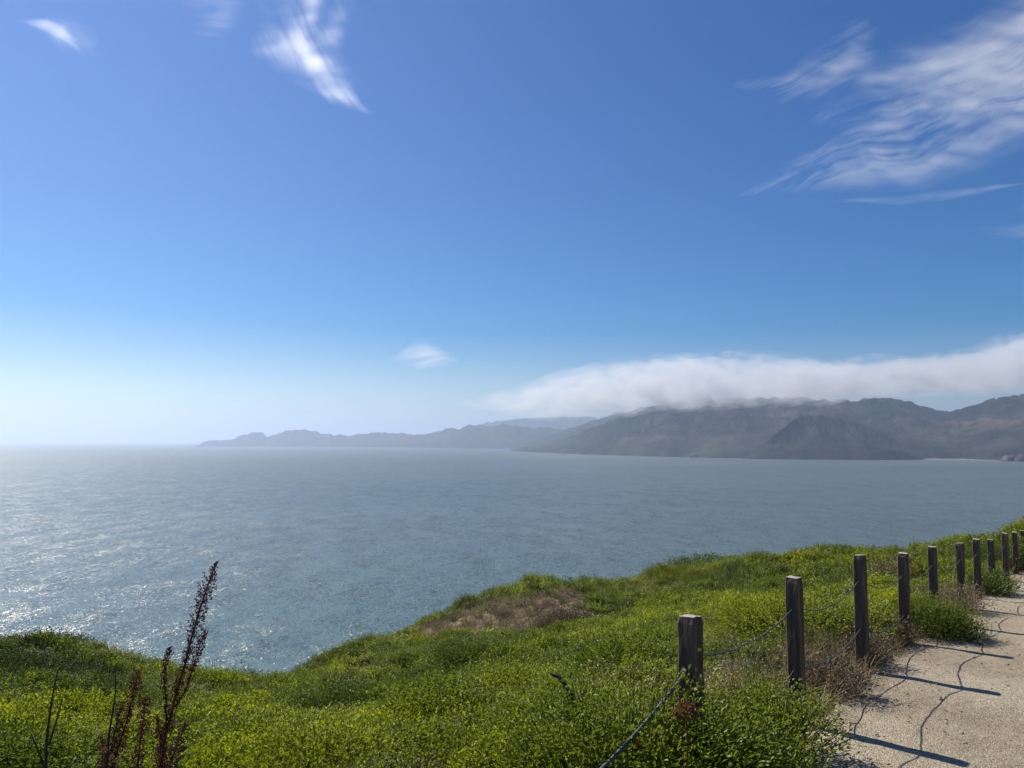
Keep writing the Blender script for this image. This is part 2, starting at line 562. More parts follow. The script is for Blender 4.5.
HM = hill_mat("headland_scrub", (.40, .40, .44), red=True)
headland("distant_point", "low hazy rocky point reaching far out to sea on the horizon",
         [(198, 444, 6600), (204, 440.5, 6600), (215, 439.3, 6600), (230, 438.5, 6550), (243, 434, 6500), (255, 432.5, 6500), (263, 433.5, 6480), (268, 437.5, 6460),
          (273, 435, 6440), (281, 431.5, 6400), (296, 430, 6350), (312, 431, 6300), (330, 433, 6200), (348, 435.5, 6100), (360, 433, 6050), (380, 430.5, 5900),
          (398, 432, 5800), (415, 434.5, 5700), (428, 433.5, 5600), (446, 429.5, 5400), (462, 426.5, 5300), (484, 425, 5200), (505, 424, 5200), (530, 426, 5200), (560, 428, 5200), (600, 436, 5200), (620, 441, 5200)],
         [(198, 6400), (300, 6000), (400, 5300), (470, 4700), (540, 4500), (620, 4600)], 500, 500, HM, 11, .3, 420, 70, .05, 6.0)
headland("far_ridge", "faint far ridge mostly lost in haze behind the middle headlands",
         [(420, 440, 7600), (450, 431, 7600), (480, 424, 7600), (505, 420, 7600), (540, 417, 7600), (580, 417, 7600), (640, 419, 7600), (760, 426, 7600), (800, 434, 7600)],
         [(420, 6900), (800, 6900)], 700, 800, HM, 23, .15)
headland("middle_headland", "brownish middle headland sloping down to a rocky foot",
         [(508, 450, 4150), (520, 446, 4150), (532, 440.5, 4200), (545, 436.5, 4250), (562, 431, 4300), (582, 424, 4300), (600, 416.5, 4300), (618, 411.5, 4300), (636, 410.5, 4300), (660, 411, 4300),
          (700, 416, 4300), (760, 428, 4300), (800, 440, 4300)],
         [(508, 3900), (540, 3350), (600, 2950), (700, 2900), (800, 3000)], 480, 600, HM, 37, .45, 420, 90)
headland("main_headland", "big dark headland across the water with its summit in fog",
         [(512, 450.5, 3550), (524, 446.5, 3500), (540, 444.5, 3450), (552, 444, 3350), (566, 438, 3250), (580, 431.5, 3200), (600, 424, 3100), (620, 415, 3000), (640, 406.5, 2950), (660, 402, 2900), (690, 398, 2900), (720, 396, 2900),
          (760, 396, 2900), (800, 397, 2850), (830, 399, 2800), (850, 398, 2750), (870, 396, 2700), (890, 395.5, 2700), (905, 398, 2700), (922, 403.5, 2700), (940, 408.5, 2700), (951, 409.5, 2700),
          (962, 407, 2650), (980, 401, 2600), (1000, 397, 2600), (1024, 393, 2600), (1060, 388, 2600), (1110, 386, 2600), (1180, 392, 2600), (1260, 410, 2600), (1300, 425, 2600)],
         [(512, 3480), (540, 3000), (580, 2600), (640, 2280), (720, 2040), (800, 1930), (900, 1860), (960, 1840), (1024, 1700), (1100, 1560), (1300, 1500)], 420, 900, HM, 51, .55, 760, 140)
headland("dark_spur", "steep dark wooded spur in front of the main headland",
         [(742, 459.5, 1975), (755, 450, 1990), (768, 440, 2010), (782, 427, 2040), (796, 417.5, 2080), (806, 414.5, 2100), (818, 414, 2100), (834, 417, 2090), (852, 421.5, 2080), (866, 425, 2060), (880, 431, 2030),
          (894, 438, 1990), (908, 446, 1950), (918, 452, 1910), (928, 459.5, 1880)],
         [(742, 1960), (800, 1880), (870, 1830), (928, 1860)], 260, 420, HM, 67, .5, 300, 90)


def beach():
    pts = []
    ys = np.linspace(0, 1, 5); xs = np.linspace(924, 1030, 40)
    V = np.zeros((5, 40, 3))
    for j, px in enumerate(xs):
        D = np.interp(px, [924, 960, 1000, 1030], [1845, 1822, 1755, 1685])
        w = 34 * min(1, (px - 920) / 25) * (0.55 + .9 * float(fbm(px * .07, 3.1, 4)))
        for i, t in enumerate(ys):
            Y = D - 14 + (w + 14) * t
            V[i, j] = (ratio(px, 450)[0] * Y, Y, -.4 + t * 3.6)
    nt = NT("pale_beach_sand"); nt.principled(nt.ramp(nt.noise(pos(nt), .05, 5, .7), [(.35, (.10, .088, .076)), (.62, (.24, .215, .18))]), .95)
    o = mesh_np("beach", V.reshape(-1, 3), grid_faces(5, 40), nt.m)
    tag(o, "thin pale beach in the cove at the foot of the headland", "beach", kind="structure")


beach()


def rocks():
    nt = NT("shore_rock"); p = pos(nt)
    nt.principled(nt.ramp(nt.noise(p, .08, 6, .7), [(.35, (.04, .035, .032)), (.65, (.16, .14, .12))]), .95, nt.bump(nt.noise(p, .2, 5, .7), 1, 2), .1)
    specs = [(1008, 1722, 24, 13, "tall grey rock at the right end of the far cove beach"),
             (1021, 1695, 24, 15, "broad grey rock beside the tall one by the far cove"),
             (694, 2128, 25, 10, "pale rock outcrop at the waterline under the fog capped headland"),
             (516, 3880, 30, 8, "small dark sea rock off the tip of the middle headland"),
             (197, 6350, 26, 9, "tiny sea stack off the tip of the distant point")]
    for k, (px, Y, w, h, lab) in enumerate(specs):
        n, m = 22, 12
        th = np.linspace(0, 2 * math.pi, n, endpoint=False); ph = np.linspace(0.02, math.pi / 2 + .25, m)
        T, H = np.meshgrid(th, ph)
        r = .75 + .6 * fbm(np.cos(T) * 1.6 + 4 + k * 5, np.sin(T) * 1.6 + H * 1.5, 91 + k, 4)
        V = np.stack([np.cos(T) * np.sin(H) * w * .6 * r, np.sin(T) * np.sin(H) * w * .5 * r, np.cos(H) * h * r], -1).reshape(-1, 3)
        f = []
        for i in range(m - 1):
            for j in range(n): f.append((i * n + j, (i + 1) * n + j, (i + 1) * n + (j + 1) % n, i * n + (j + 1) % n))
        o = mesh_np("sea_rock", V, f, nt.m)
        o.location = (ratio(px, 445)[0] * Y, Y, 0)
        tag(o, lab, "rock", "rocks at the far waterline")


rocks()


# ------------------------------------------------------------------ fog on the hilltops, small low cloud
def fog_mat(name, d):
    nt = NT(name); p = pos(nt)
    v = nt.n("ShaderNodeVolumePrincipled", Density=d, Anisotropy=.3)
    v.inputs['Color'].default_value = (.97, .98, 1.0, 1)
    n = nt.noise(nt.mapping(p, (.8, .8, 1.5)), .013, 6, .64, .5)
    sx = nt.n("ShaderNodeSeparateXYZ"); nt.l(p, sx.inputs[0])
    thin = nt.math('ADD', nt.math('MULTIPLY', nt.math('DIVIDE', nt.math('ADD', sx.outputs[0], 330.0), 800.0, True), .9), .10)   # the seaward end is thinner
    big = nt.ramp(nt.noise(p, .0045, 3, .5), [(.36, .35), (.58, 1.35)])
    dn = nt.math('MULTIPLY', nt.ramp(n, [(.46, 0.0), (.66, 1.0)]), d)
    nt.l(nt.math('MULTIPLY', nt.math('MULTIPLY', dn, big), thin), v.inputs['Density'])
    nt.l(v.outputs[0], nt.out.inputs['Volume'])
    nt.m.cycles.volume_step_rate = 0.07
    return nt.m


def fog_bank():
    """nested rounded hulls of thin fog: the sum is dense inside and soft at the rim"""
    mats = [fog_mat("fog_layer", d) for d in (.0042, .0075, .011)]
    na, nb = 220, 26
    root = None
    # (px, bottom py, top py) of the bank as seen from the trail, at about 2.7 km
    prof = np.array([(452, 407, 403), (470, 410, 400), (490, 412, 396), (520, 415, 390), (550, 416, 382), (580, 415, 375), (610, 412, 368), (640, 409, 364), (670, 408, 361), (700, 407.5, 361), (740, 407, 361), (780, 406, 363), (815, 404, 364),
                     (850, 399, 362), (880, 394, 363), (910, 391, 362), (940, 391, 361), (965, 392, 357), (990, 391, 346), (1010, 389, 336), (1030, 388, 330), (1080, 388, 322), (1160, 390, 330), (1240, 394, 350), (1300, 398, 385)], float)
    for lay, (grow, sd_) in enumerate([(1.14, 3), (.98, 9), (.72, 21)]):
        V = np.zeros((na, nb, 3))
        pxs = np.linspace(prof[0, 0] + 9 * lay, prof[-1, 0] - 5 * lay, na)
        bot = np.interp(pxs, prof[:, 0], prof[:, 1]); top = np.interp(pxs, prof[:, 0], prof[:, 2])
        for i in range(na):
            e = min(1, (pxs[i] - prof[0, 0] - 9 * lay) / 70 + .02, (prof[-1, 0] - pxs[i]) / 40 + .02)
            Yc = 2780 + 700 * max(0, (640 - pxs[i]) / 200) * .6 
            a = ratio(pxs[i], 380)[0]
            zb = ratio(pxs[i], bot[i])[1] * 2700 + EYE; zt = ratio(pxs[i], top[i])[1] * 2700 + EYE
            zb = zb * Yc / 2780; zt = zt * Yc / 2780
            cz, hz = (zb + zt) / 2, (zt - zb) / 2
            for j in range(nb):
                th = 2 * math.pi * j / nb
                c, s = math.cos(th), math.sin(th)
                V[i, j] = (a * Yc, Yc + 480 * c * grow * e ** .5, cz + hz * s * grow * (.45 + .55 * e ** .5) * (1 if s > 0 else 1.0))
        X, Y, Z = V[..., 0], V[..., 1], V[..., 2]
        th = (2 * np.pi * np.arange(nb) / nb)[None, :]
        d = (fbm(X / 190 + Y / 260, Z / 120 + Y / 420 + lay * 3, sd_, 5, .55) - .5)
        d2 = (fbm(X / 60 + Y / 90, Z / 45 + Y / 110, sd_ + 40, 3) - .5)
        ee = np.clip(np.minimum(np.arange(na), na - 1 - np.arange(na)) / 24.0, .03, 1)[:, None]
        d = d * ee; d2 = d2 * ee
        V[..., 2] += np.sin(th) * (d * 80 + d2 * 55) * np.where(np.sin(th) > 0, 1.0, .55)
        V[..., 1] += np.cos(th) * d * 260
        f = []
        for i in range(na - 1):
            for j in range(nb): f.append((i * nb + j, i * nb + (j + 1) % nb, (i + 1) * nb + (j + 1) % nb, (i + 1) * nb + j))
        # end caps as fans
        cap0 = V[0].mean(0); cap1 = V[-1].mean(0)
        vs_ = np.vstack([V.reshape(-1, 3), cap0, cap1]); n0 = na * nb
        tri = [(n0, (j + 1) % nb, j, j) for j in range(nb)] + [(n0 + 1, (na - 1) * nb + j, (na - 1) * nb + (j + 1) % nb, (na - 1) * nb + j) for j in range(0)]
        me = bpy.data.meshes.new("fog_bank")
        fl = [tuple(q) for q in f] + [(n0, (j + 1) % nb, j) for j in range(nb)] + [(n0 + 1, (na - 1) * nb + j, (na - 1) * nb + (j + 1) % nb) for j in range(nb)]
        me.from_pydata([tuple(p) for p in vs_], [], fl); outward(me); me.update(); me.materials.append(mats[lay])
        o = bpy.data.objects.new("fog_bank" if root is None else "fog_core", me); COL.objects.link(o)
        if root is None:
            root = o
            tag(o, "white fog bank draped along the tops of the headland hills", "fog", kind="stuff")
        else:
            o.parent = root; o['kind'] = 'stuff'


fog_bank()


# ------------------------------------------------------------------ high thin cloud: slabs of ice cloud whose thickness gives their density
CIRRUS = vol_mat("cirrus_ice", .0020, (1, 1, 1), .25)
CIRRUS_SUN = vol_mat("cirrus_ice_sunward", .0020, (1, 1, 1), .45)


def seg_field(px, py, strokes):
    """soft brush strokes along polylines: (points, width, strength)"""
    out = np.zeros_like(px)
    for pts, w, s in strokes:
        strength = np.zeros_like(px)
        pts = np.array(pts, float)
        best = np.full_like(px, 1e9)
        for a, b in zip(pts[:-1], pts[1:]):
            d = b[:2] - a[:2]; L2 = (d ** 2).sum()
            t = np.clip(((px - a[0]) * d[0] + (py - a[1]) * d[1]) / L2, 0, 1)
            ww = w * ((a[2] if len(a) > 2 else 1) * (1 - t) + (b[2] if len(b) > 2 else 1) * t)
            dist = np.hypot(px - a[0] - d[0] * t, py - a[1] - d[1] * t) / np.maximum(ww, .5)
            strength = np.where(dist < best, np.clip(ww / w, .02, 1.0) ** 1.1, strength)
            best = np.minimum(best, dist)
        out = out + s * strength * np.exp(-best ** 2 * 1.1)
    return out


def cirrus(label, box, strokes, streak, seed, H=6500.0, mat=None, n=(420, 240), tau=1.0, cut=.34, name="cirrus_cloud", cat="cloud", grp="thin high clouds", sigma=.0020, fine=1.0):
    x0, y0, x1, y1 = box
    PX, PY = np.meshgrid(np.linspace(x0, x1, n[0]), np.linspace(y0, y1, n[1]))
    ca, sa = math.cos(rad(streak)), math.sin(rad(streak))
    wx = (fbm(PX / 85, PY / 85, seed + 50, 3) - .5) * 38 * fine; wy = (fbm(PX / 85, PY / 85, seed + 60, 3) - .5) * 38 * fine
    m = seg_field(PX + wx * .55, PY + wy * .55, strokes)
    u = ((PX + wx * .85) * ca + (PY + wy * .85) * sa); v = (-(PX + wx * .85) * sa + (PY + wy * .85) * ca)
    t1 = fbm(u / 130, v / 9, seed, 5, .6); t2 = fbm(u / 90, v / 34, seed + 7, 4, .5); t3 = ridged(u / 22, v / 5.5, seed + 13, 4, .6)
    t4 = fbm(u / 60, v / 3.4, seed + 23, 4, .62); tex = .24 * t1 + .52 * t2 + .06 * t3 + .18 * t4
    T = m * np.clip((tex - cut) / (.80 - cut), 0, 1) ** 1.25
    edge = np.minimum.reduce([(PX - x0), (x1 - PX), (PY - y0), (y1 - PY)]) / 8.0
    T *= np.clip(edge, 0, 1)
    T = np.where(T < .016, 0, T - .016)
    thick = T * tau / sigma * .42            # the line of sight is slanted: about 1 / .42 of the vertical
    c, s = math.cos(PITCH), math.sin(PITCH)
    U, Vv = (PX - 512) / F, (384 - PY) / F
    dd = c - Vv * s
    rx, rz = U / dd, (s + Vv * c) / dd
    und = (fbm(PX / 80, PY / 40, seed + 3, 3) - .5) * 500
    Y = (H + und) / rz
    cen = np.stack([rx * Y, Y, H + und + EYE], -1)
    topv = cen.copy(); topv[..., 2] += thick / 2
    botv = cen.copy(); botv[..., 2] -= thick / 2
    ny, nx = n[1], n[0]
    fq = grid_faces(ny, nx)
    on = (T.ravel()[fq] > 0).any(1)
    fq = fq[on]
    zero = T.ravel() <= 0
    N = nx * ny
    low = np.where(zero, np.arange(N), np.arange(N) + N)
    faces = np.vstack([fq[:, ::-1], low[fq]])
    vs_ = np.vstack([topv.reshape(-1, 3), botv.reshape(-1, 3)])
    used = np.unique(faces); remap = np.zeros(len(vs_), int); remap[used] = np.arange(len(used))
    faces = remap[faces]; vs_ = vs_[used]
    f0 = faces[:len(fq)]
    nz = np.cross(vs_[f0[:, 1]] - vs_[f0[:, 0]], vs_[f0[:, 2]] - vs_[f0[:, 0]])[:, 2].sum()
    if nz < 0: faces = faces[:, ::-1]          # outward normals, so that rays enter and leave the cloud properly
    o = mesh_np(name, vs_, faces, mat or CIRRUS)
    return tag(o, label, cat, grp)


cirrus("broad feathery white cirrus sweeping up to the upper right", (700, -60, 1150, 235),
       [([(735, 194, .08), (765, 183, .3), (800, 174, .6), (850, 160, .9), (900, 142, 1.1), (950, 122, 1.2), (1000, 98, 1.4), (1060, 70, 1.6), (1130, 45, 1.6)], 24, 1.15),
        ([(880, 80, .5), (930, 75, .9), (980, 62, 1.1), (1040, 42, 1.3), (1120, 20, 1.5)], 30, .85),
        ([(830, 120, .6), (880, 115, .9), (930, 100, 1)], 28, .28)], -20, 101, cut=.27, tau=1.2)
cirrus("faint ragged wisp left of the broad feathery cirrus", (690, -10, 890, 130),
       [([(735, 82, .4), (780, 86, .7), (815, 74, 1.1), (845, 58, 1.1), (860, 32, .7)], 19, .8)], -24, 131, cut=.36, tau=.9)
cirrus("thin pencil streak of cloud below the broad feathery cirrus", (810, 160, 1040, 225),
       [([(822, 203, .1), (855, 202, .5), (900, 200, .8), (940, 196, 1), (985, 189, .6), (1030, 181, .1)], 5, .8)], -8, 151, cut=.3, tau=.55, fine=.5)
cirrus("soft faint patch of cloud low at the right edge above the fog", (950, 185, 1110, 255),
       [([(985, 228, .4), (1030, 222, 1), (1080, 215, 1)], 15, .7)], -6, 171, cut=.3, tau=.7, fine=.5)
cirrus("bright curled wisp of cirrus at the top left of centre", (225, -90, 420, 130),
       [([(322, -60, .9), (318, 0, .7), (308, 24, .8), (296, 40, 1), (318, 60, 1.2), (338, 80, 1.0), (356, 98, .5), (376, 114, .08)], 13, 1.25),
        ([(350, -40, 1), (348, 8, .9), (336, 34, .8), (308, 42, .5)], 11, .7),
        ([(255, 48, .5), (285, 40, 1.0), (300, 20, 1.1), (290, -20, 1.3)], 24, .30)], 58, 201, mat=CIRRUS_SUN, cut=.28, tau=.85)
cirrus("small bright feather of cloud in the upper left corner", (-20, -10, 130, 85),
       [([(14, 18, .1), (30, 22, .5), (50, 27, .9), (66, 34, 1), (80, 45, .5), (92, 54, .1)], 6, 1.0), ([(70, 35, 1), (96, 44, .8)], 14, .25)], 24, 221, mat=CIRRUS_SUN, cut=.30, tau=.65, fine=1.0)
cirrus("barely visible wisp between the upper left feather and the curled wisp", (150, -40, 270, 70),
       [([(180, 28, .6), (205, 32, 1), (225, 22, .8)], 10, .5), ([(205, -10, 1), (220, 10, 1)], 18, .3)], 10, 241, mat=CIRRUS_SUN, cut=.38, tau=.4, fine=.6)
cirrus("small lone puff of cloud left of the fog bank", (370, 325, 490, 395),
       [([(392, 360, .2), (405, 358, .6), (424, 354, 1.0), (446, 359, .6), (460, 362, .1)], 11, 1.0)], -8, 261, H=2600, cut=.30, tau=.9, sigma=.0020, fine=.6)

# ------------------------------------------------------------------ the near hillside
FENCE_TOP = [(690, 616), (793.5, 577), (859.5, 555), (903, 553), (932, 546.5), (960, 543), (976, 539), (990, 539.5), (1004.5, 533), (1014.5, 532), (1022.5, 530.5), (1032, 529), (1039, 528.5)]


def fence_xy(n):
    """fence line in layout units at post number n (fractional allowed)"""
    return np.array((.925 + .990 * n, 4.10 + 1.242 * n))


FD = np.array((.990, 1.242)); FD = FD / np.hypot(*FD)
FN = np.array((FD[1], -FD[0]))           # to the right of the fence
STEP = math.hypot(.990, 1.242)


def fence_st(x, y):
    dx, dy = x - .925, y - 4.10
    return (dx * FD[0] + dy * FD[1]) / STEP, dx * FN[0] + dy * FN[1]


PZ = np.array([(-8, -1.55), (-4, -1.78), (-2, -1.86), (0, -1.88), (2, -1.90), (3, -1.99), (4, -2.09), (5, -2.20), (6, -2.31), (7, -2.41), (8, -2.50), (9, -2.58), (10, -2.66), (12, -2.9), (16, -3.1), (24, -3.3)])


def path_z(n): return np.interp(n, PZ[:, 0], PZ[:, 1])


def path_edge(n):
    return np.interp(n, [-6, -1, 0, 1, 2, 3, 4, 6, 9, 20], [.45, .34, .26, .14, .06, .02, .0, -.03, -.06, -.06])


CTRL = []
def G(px, py, Y, dz=None):
    p = P(px, py, Y); dz = -.14 * float(np.interp(Y, [3, 5, 8, 14, 24, 40], [.8, .85, 1.0, 1.25, 1.75, 2.5])); CTRL.append((p[0], p[1], p[2] + dz))
def Gz(x, y, z): CTRL.append((x, y, z))


for a in [(-60, 768, 5.0), (100, 768, 5.0), (300, 768, 4.7), (512, 768, 4.25), (620, 768, 4.1),
          (-80, 690, 8.5), (0, 700, 8), (0, 650, 12), (0, 629, 15), (-120, 610, 16), (150, 700, 9), (150, 661, 14.5), (75, 643, 14.8), (220, 676, 13.6), (262, 686, 13), (265, 722, 8.5), (272, 679, 19), (290, 671, 20.5),
          (330, 720, 7.5), (330, 694, 11), (310, 663, 22), (330, 656, 23), (365, 645, 24), (400, 634, 25.5), (400, 700, 8.5), (400, 662, 16), (440, 610, 27), (480, 591, 29), (480, 626, 22), (480, 652, 16), (480, 700, 7.5),
          (520, 581, 30), (560, 575, 31), (560, 610, 23), (560, 640, 15), (560, 680, 8), (600, 583, 28), (625, 581, 29), (650, 574, 32), (690, 565, 33), (720, 560, 34), (720, 600, 20), (720, 640, 10), (650, 620, 16), (640, 660, 8.5),
          (790, 558, 32), (800, 600, 15), (860, 556, 29), (880, 585, 14.5), (930, 551, 29), (940, 570, 17), (970, 544, 33), (1000, 537, 37), (1024, 530, 40), (1060, 522, 44), (1120, 515, 46)]:
    G(*a)
for n in (-6, -3, -1, 0, 1, 2, 3, 4, 5, 6, 7, 8, 9, 10, 12, 15, 18):
    f = fence_xy(n); z = path_z(n)
    Gz(f[0], f[1], z + .06)
    for t in (.8, 2.2, 4.5):
        q = f + FN * t; Gz(q[0], q[1], z - .02)
    q = f - FN * .9; Gz(q[0], q[1], z + (.04 if n < 2 else -.02))
# the bluff falls away behind every crest
for (px, py, Y) in [(-120, 610, 16), (0, 629, 15), (75, 643, 14.8), (150, 661, 14.5), (220, 676, 13.6)]:
    p = P(px, py, Y)
    for k, (dy, dz) in enumerate([(3, -1.6), (8, -6.5), (18, -17), (34, -34)]):
        q = p * (1 + dy / Y); Gz(q[0], q[1], p[2] + dz)
for (px, py, Y) in [(272, 679, 19), (290, 671, 20.5), (310, 663, 22), (330, 656, 23), (400, 634, 25.5), (440, 610, 27), (480, 591, 29), (520, 581, 30), (560, 575, 31), (600, 583, 28), (650, 574, 32), (720, 560, 34), (790, 558, 32), (860, 556, 29), (930, 551, 29), (970, 544, 33), (1024, 530, 40), (1120, 515, 46)]:
    p = P(px, py, Y)
    for dy, dz in [(3, -1.5), (8, -5.5), (18, -16), (36, -34)]:
        q = p * (1 + dy / Y); Gz(q[0], q[1], p[2] + dz)
for x, y, z in [(-6, -2, -1.7), (-3, 2, -1.75), (-1, 3, -1.72), (0, 0, -1.62), (4, -4, -1.6), (-12, 3, -3.0), (-20, 6, -6), (-30, 10, -12), (-12, -8, -2.6), (10, -6, -1.4), (16, 2, -1.2), (24, 10, -1.2), (30, 25, -2), (44, 40, -4), (50, 20, -2), (-45, 20, -26), (-45, -10, -16), (50, -10, -1)]:
    Gz(x, y, z)
CT = np.array(CTRL)


def _rbf():
    n = len(CT)
    d = np.hypot(CT[:, None, 0] - CT[None, :, 0], CT[:, None, 1] - CT[None, :, 1])
    A = np.zeros((n + 3, n + 3)); A[:n, :n] = d - np.eye(n) * .15
    A[:n, n] = 1; A[:n, n + 1:] = CT[:, :2]; A[n, :n] = 1; A[n + 1:, :n] = CT[:, :2].T
    b = np.zeros(n + 3); b[:n] = CT[:, 2]
    return np.linalg.solve(A, b)


RW = _rbf()


def ground_z(x, y, bumps=True):
    """height of the bare ground, layout units relative to the eye"""
    x = np.asarray(x, float); y = np.asarray(y, float)
    sh = x.shape; x = x.ravel(); y = y.ravel()
    z = np.empty_like(x); n = len(CT)
    for i in range(0, len(x), 20000):
        s = slice(i, i + 20000)
        d = np.hypot(x[s, None] - CT[None, :, 0], y[s, None] - CT[None, :, 1])
        z[s] = d @ RW[:n] + RW[n] + RW[n + 1] * x[s] + RW[n + 2] * y[s]
    nn, t = fence_st(x, y)
    if bumps:
        r = np.hypot(x, y)
        amp = np.clip((r - 3) / 20, 0, 1) * .36 + .20
        off = np.clip(-(t + .25) / .8, 0, 1)
        z += off * amp * ((fbm(x / 2.6, y / 2.6, 5, 4) - .5) * 1.5 + (fbm(x / .75, y / .75, 8, 3) - .5) * 1.0)
    e = path_edge(nn)
    on = np.clip((t - e + .12) / .12, 0, 1) * np.clip((5.2 - t) / .5, 0, 1)
    z = z * (1 - on) + (path_z(nn) - .035) * on
    return np.maximum(z, -(EYE + 2) / K).reshape(sh)


def ground():
    xs = np.concatenate([np.arange(-95, -30, 1.5), np.arange(-30, 44, .3), np.arange(44, 110, 1.5)])
    ys = np.concatenate([np.arange(-30, -4, 1.2), np.arange(-4, 52, .3), np.arange(52, 120, 1.6)])
    X, Y = np.meshgrid(xs, ys)
    Z = ground_z(X, Y)
    V = np.stack([X * K, Y * K, Z * K + EYE], -1).reshape(-1, 3)
    o = mesh_np("hillside_ground", V, grid_faces(len(ys), len(xs)), M['soil'])
    tag(o, "steep coastal bluff under the green ground cover falling to the sea", "ground", kind="structure")


ground()


def path():
    ns = np.arange(-7, 24, .06); ts = np.concatenate([np.linspace(0, 1.6, 34), np.linspace(1.7, 5.0, 28)])
    N, T = np.meshgrid(ns, ts, indexing='ij')
    E = path_edge(N) - .28 + (fbm(N * 3.0, N * 0 + 2, 77, 4) - .5) * .22
    t = E + (5.0 - E) * T / 5.0
    x = .925 + .990 * N + FN[0] * t; y = 4.10 + 1.242 * N + FN[1] * t
    z = path_z(N) + (fbm(x / .9, y / .9, 61, 4) - .5) * .045 + (fbm(x / .18, y / .18, 63, 3) - .5) * .018
    z -= np.clip(.1 - (t - E), 0, .1) * .5
    V = np.stack([x * K, y * K, z * K + EYE], -1).reshape(-1, 3)
    o = mesh_np("trail_path", V, grid_faces(len(ns), len(ts))[:, ::-1], M['path'])
    tag(o, "pale sandy gravel trail with shadows of posts and cables across it", "path", kind="structure")
    return


path()

# ------------------------------------------------------------------ post and cable fence
def make_post(top, base, wd, seed, parent, origin):
    """rough sawn timber post with a chamfered, slightly worn top"""
    r = np.random.default_rng(seed)
    h = top[2] - base[2]
    zs = [-.06, .0, .15, .3, .45, .6, .75, .88, .965, 1.0]
    ang = math.atan2(FD[1], FD[0]) + r.normal(0, .05)
    ex = Vector((math.cos(ang), math.sin(ang), 0)); ey = Vector((-ex.y, ex.x, 0))
    per = []
    for sx, sy in ((-1, -1), (1, -1), (1, 1), (-1, 1)): per.append((sx, sy))
    ring = []
    for k in range(4):
        a, b = per[k], per[(k + 1) % 4]
        for t in (.08, .36, .64, .92): ring.append((a[0] + (b[0] - a[0]) * t, a[1] + (b[1] - a[1]) * t))
    V, Fc = [], []
    m = len(ring); axis = top - base
    tilt = r.normal(0, .004)
    for i, f in enumerate(zs):
        w = wd / 2 * (1.0 if i < len(zs) - 1 else .86)
        w *= 1 + .012 * math.sin(f * 7 + seed)
        for (a, b) in ring:
            p = base + axis * f + ex * a * w + ey * b * w
            j = Vector(r.normal(0, wd * .014, 3)); 
            zt = (a * tilt + b * tilt) * h * .6 if i >= len(zs) - 2 else 0
            V.append(p + j + Vector((0, 0, zt)))
    for i in range(len(zs) - 1):
        for k in range(m): Fc.append((i * m + k, i * m + (k + 1) % m, (i + 1) * m + (k + 1) % m, (i + 1) * m + k))
    V.append(base + axis * 1.004); c = len(V) - 1
    for k in range(m): Fc.append(((len(zs) - 1) * m + k, (len(zs) - 1) * m + (k + 1) % m, c))
    me = bpy.data.meshes.new("post")
    me.from_pydata([tuple(v - origin - (base - origin)) for v in V], [], Fc); me.update(); me.materials.append(M['wood'])
    o = bpy.data.objects.new("post", me); COL.objects.link(o); o.parent = parent; o.location = base - origin
    return o


def fence():
    org = W((fence_xy(0)[0], fence_xy(0)[1], path_z(0)))
    root = empty("cable_fence", org)
    tag(root, "post and cable fence of weathered square timber posts along the trail", "fence")
    tops = []
    for n, (px, py) in enumerate(FENCE_TOP):
        Yn = fence_xy(n)[1]
        p = P(px, py, Yn)
        top = W(p)
        nn, _ = fence_st(p[0], p[1])
        base = W((p[0] + rng.normal(0, .018), p[1], ground_z(np.array([p[0]]), np.array([p[1]]))[0] - .08))
        make_post(top, base, .092 * K if n else .102 * K, 40 + n, root, org)
        tops.append(top)
    for drop, r in ((.205, .0046), (.60, .0042)):
        for n in range(len(tops) - 1):
            a = tops[n] - Vector((0, 0, drop * K)); b = tops[n + 1] - Vector((0, 0, drop * K))
            sag = (.075 + .03 * random.random()) * K
            pts = []
            for k in range(15):
                t = k / 14; q = a.lerp(b, t); q.z -= sag * 4 * t * (1 - t)
                q += Vector((random.gauss(0, .0012), random.gauss(0, .0012), random.gauss(0, .002)))
                pts.append(q - org)
            mb = MB(); mb.tube(pts, r * K, 8); mb.build("cable", M['cable'], root, True)
    # the upper cable runs on from the first post down to its ground anchor
    a = tops[0] - Vector((0, 0, .25 * K)); b = W(P(594, 776, 3.42)); d = b - a
    pts = [a + d * t - Vector((0, 0, .10 * K * t * (1.0 - t))) - org for t in np.linspace(0, 1.75, 18)]
    mb = MB(); mb.tube(pts, .0085 * K, 8); mb.build("cable", M['cable'], root, True)


fence()

#VEG
# ------------------------------------------------------------------ ground cover: leafy sprigs over the whole hillside
PROTO = bpy.data.collections.new("sprig_kinds")      # not linked to the scene: only instanced from


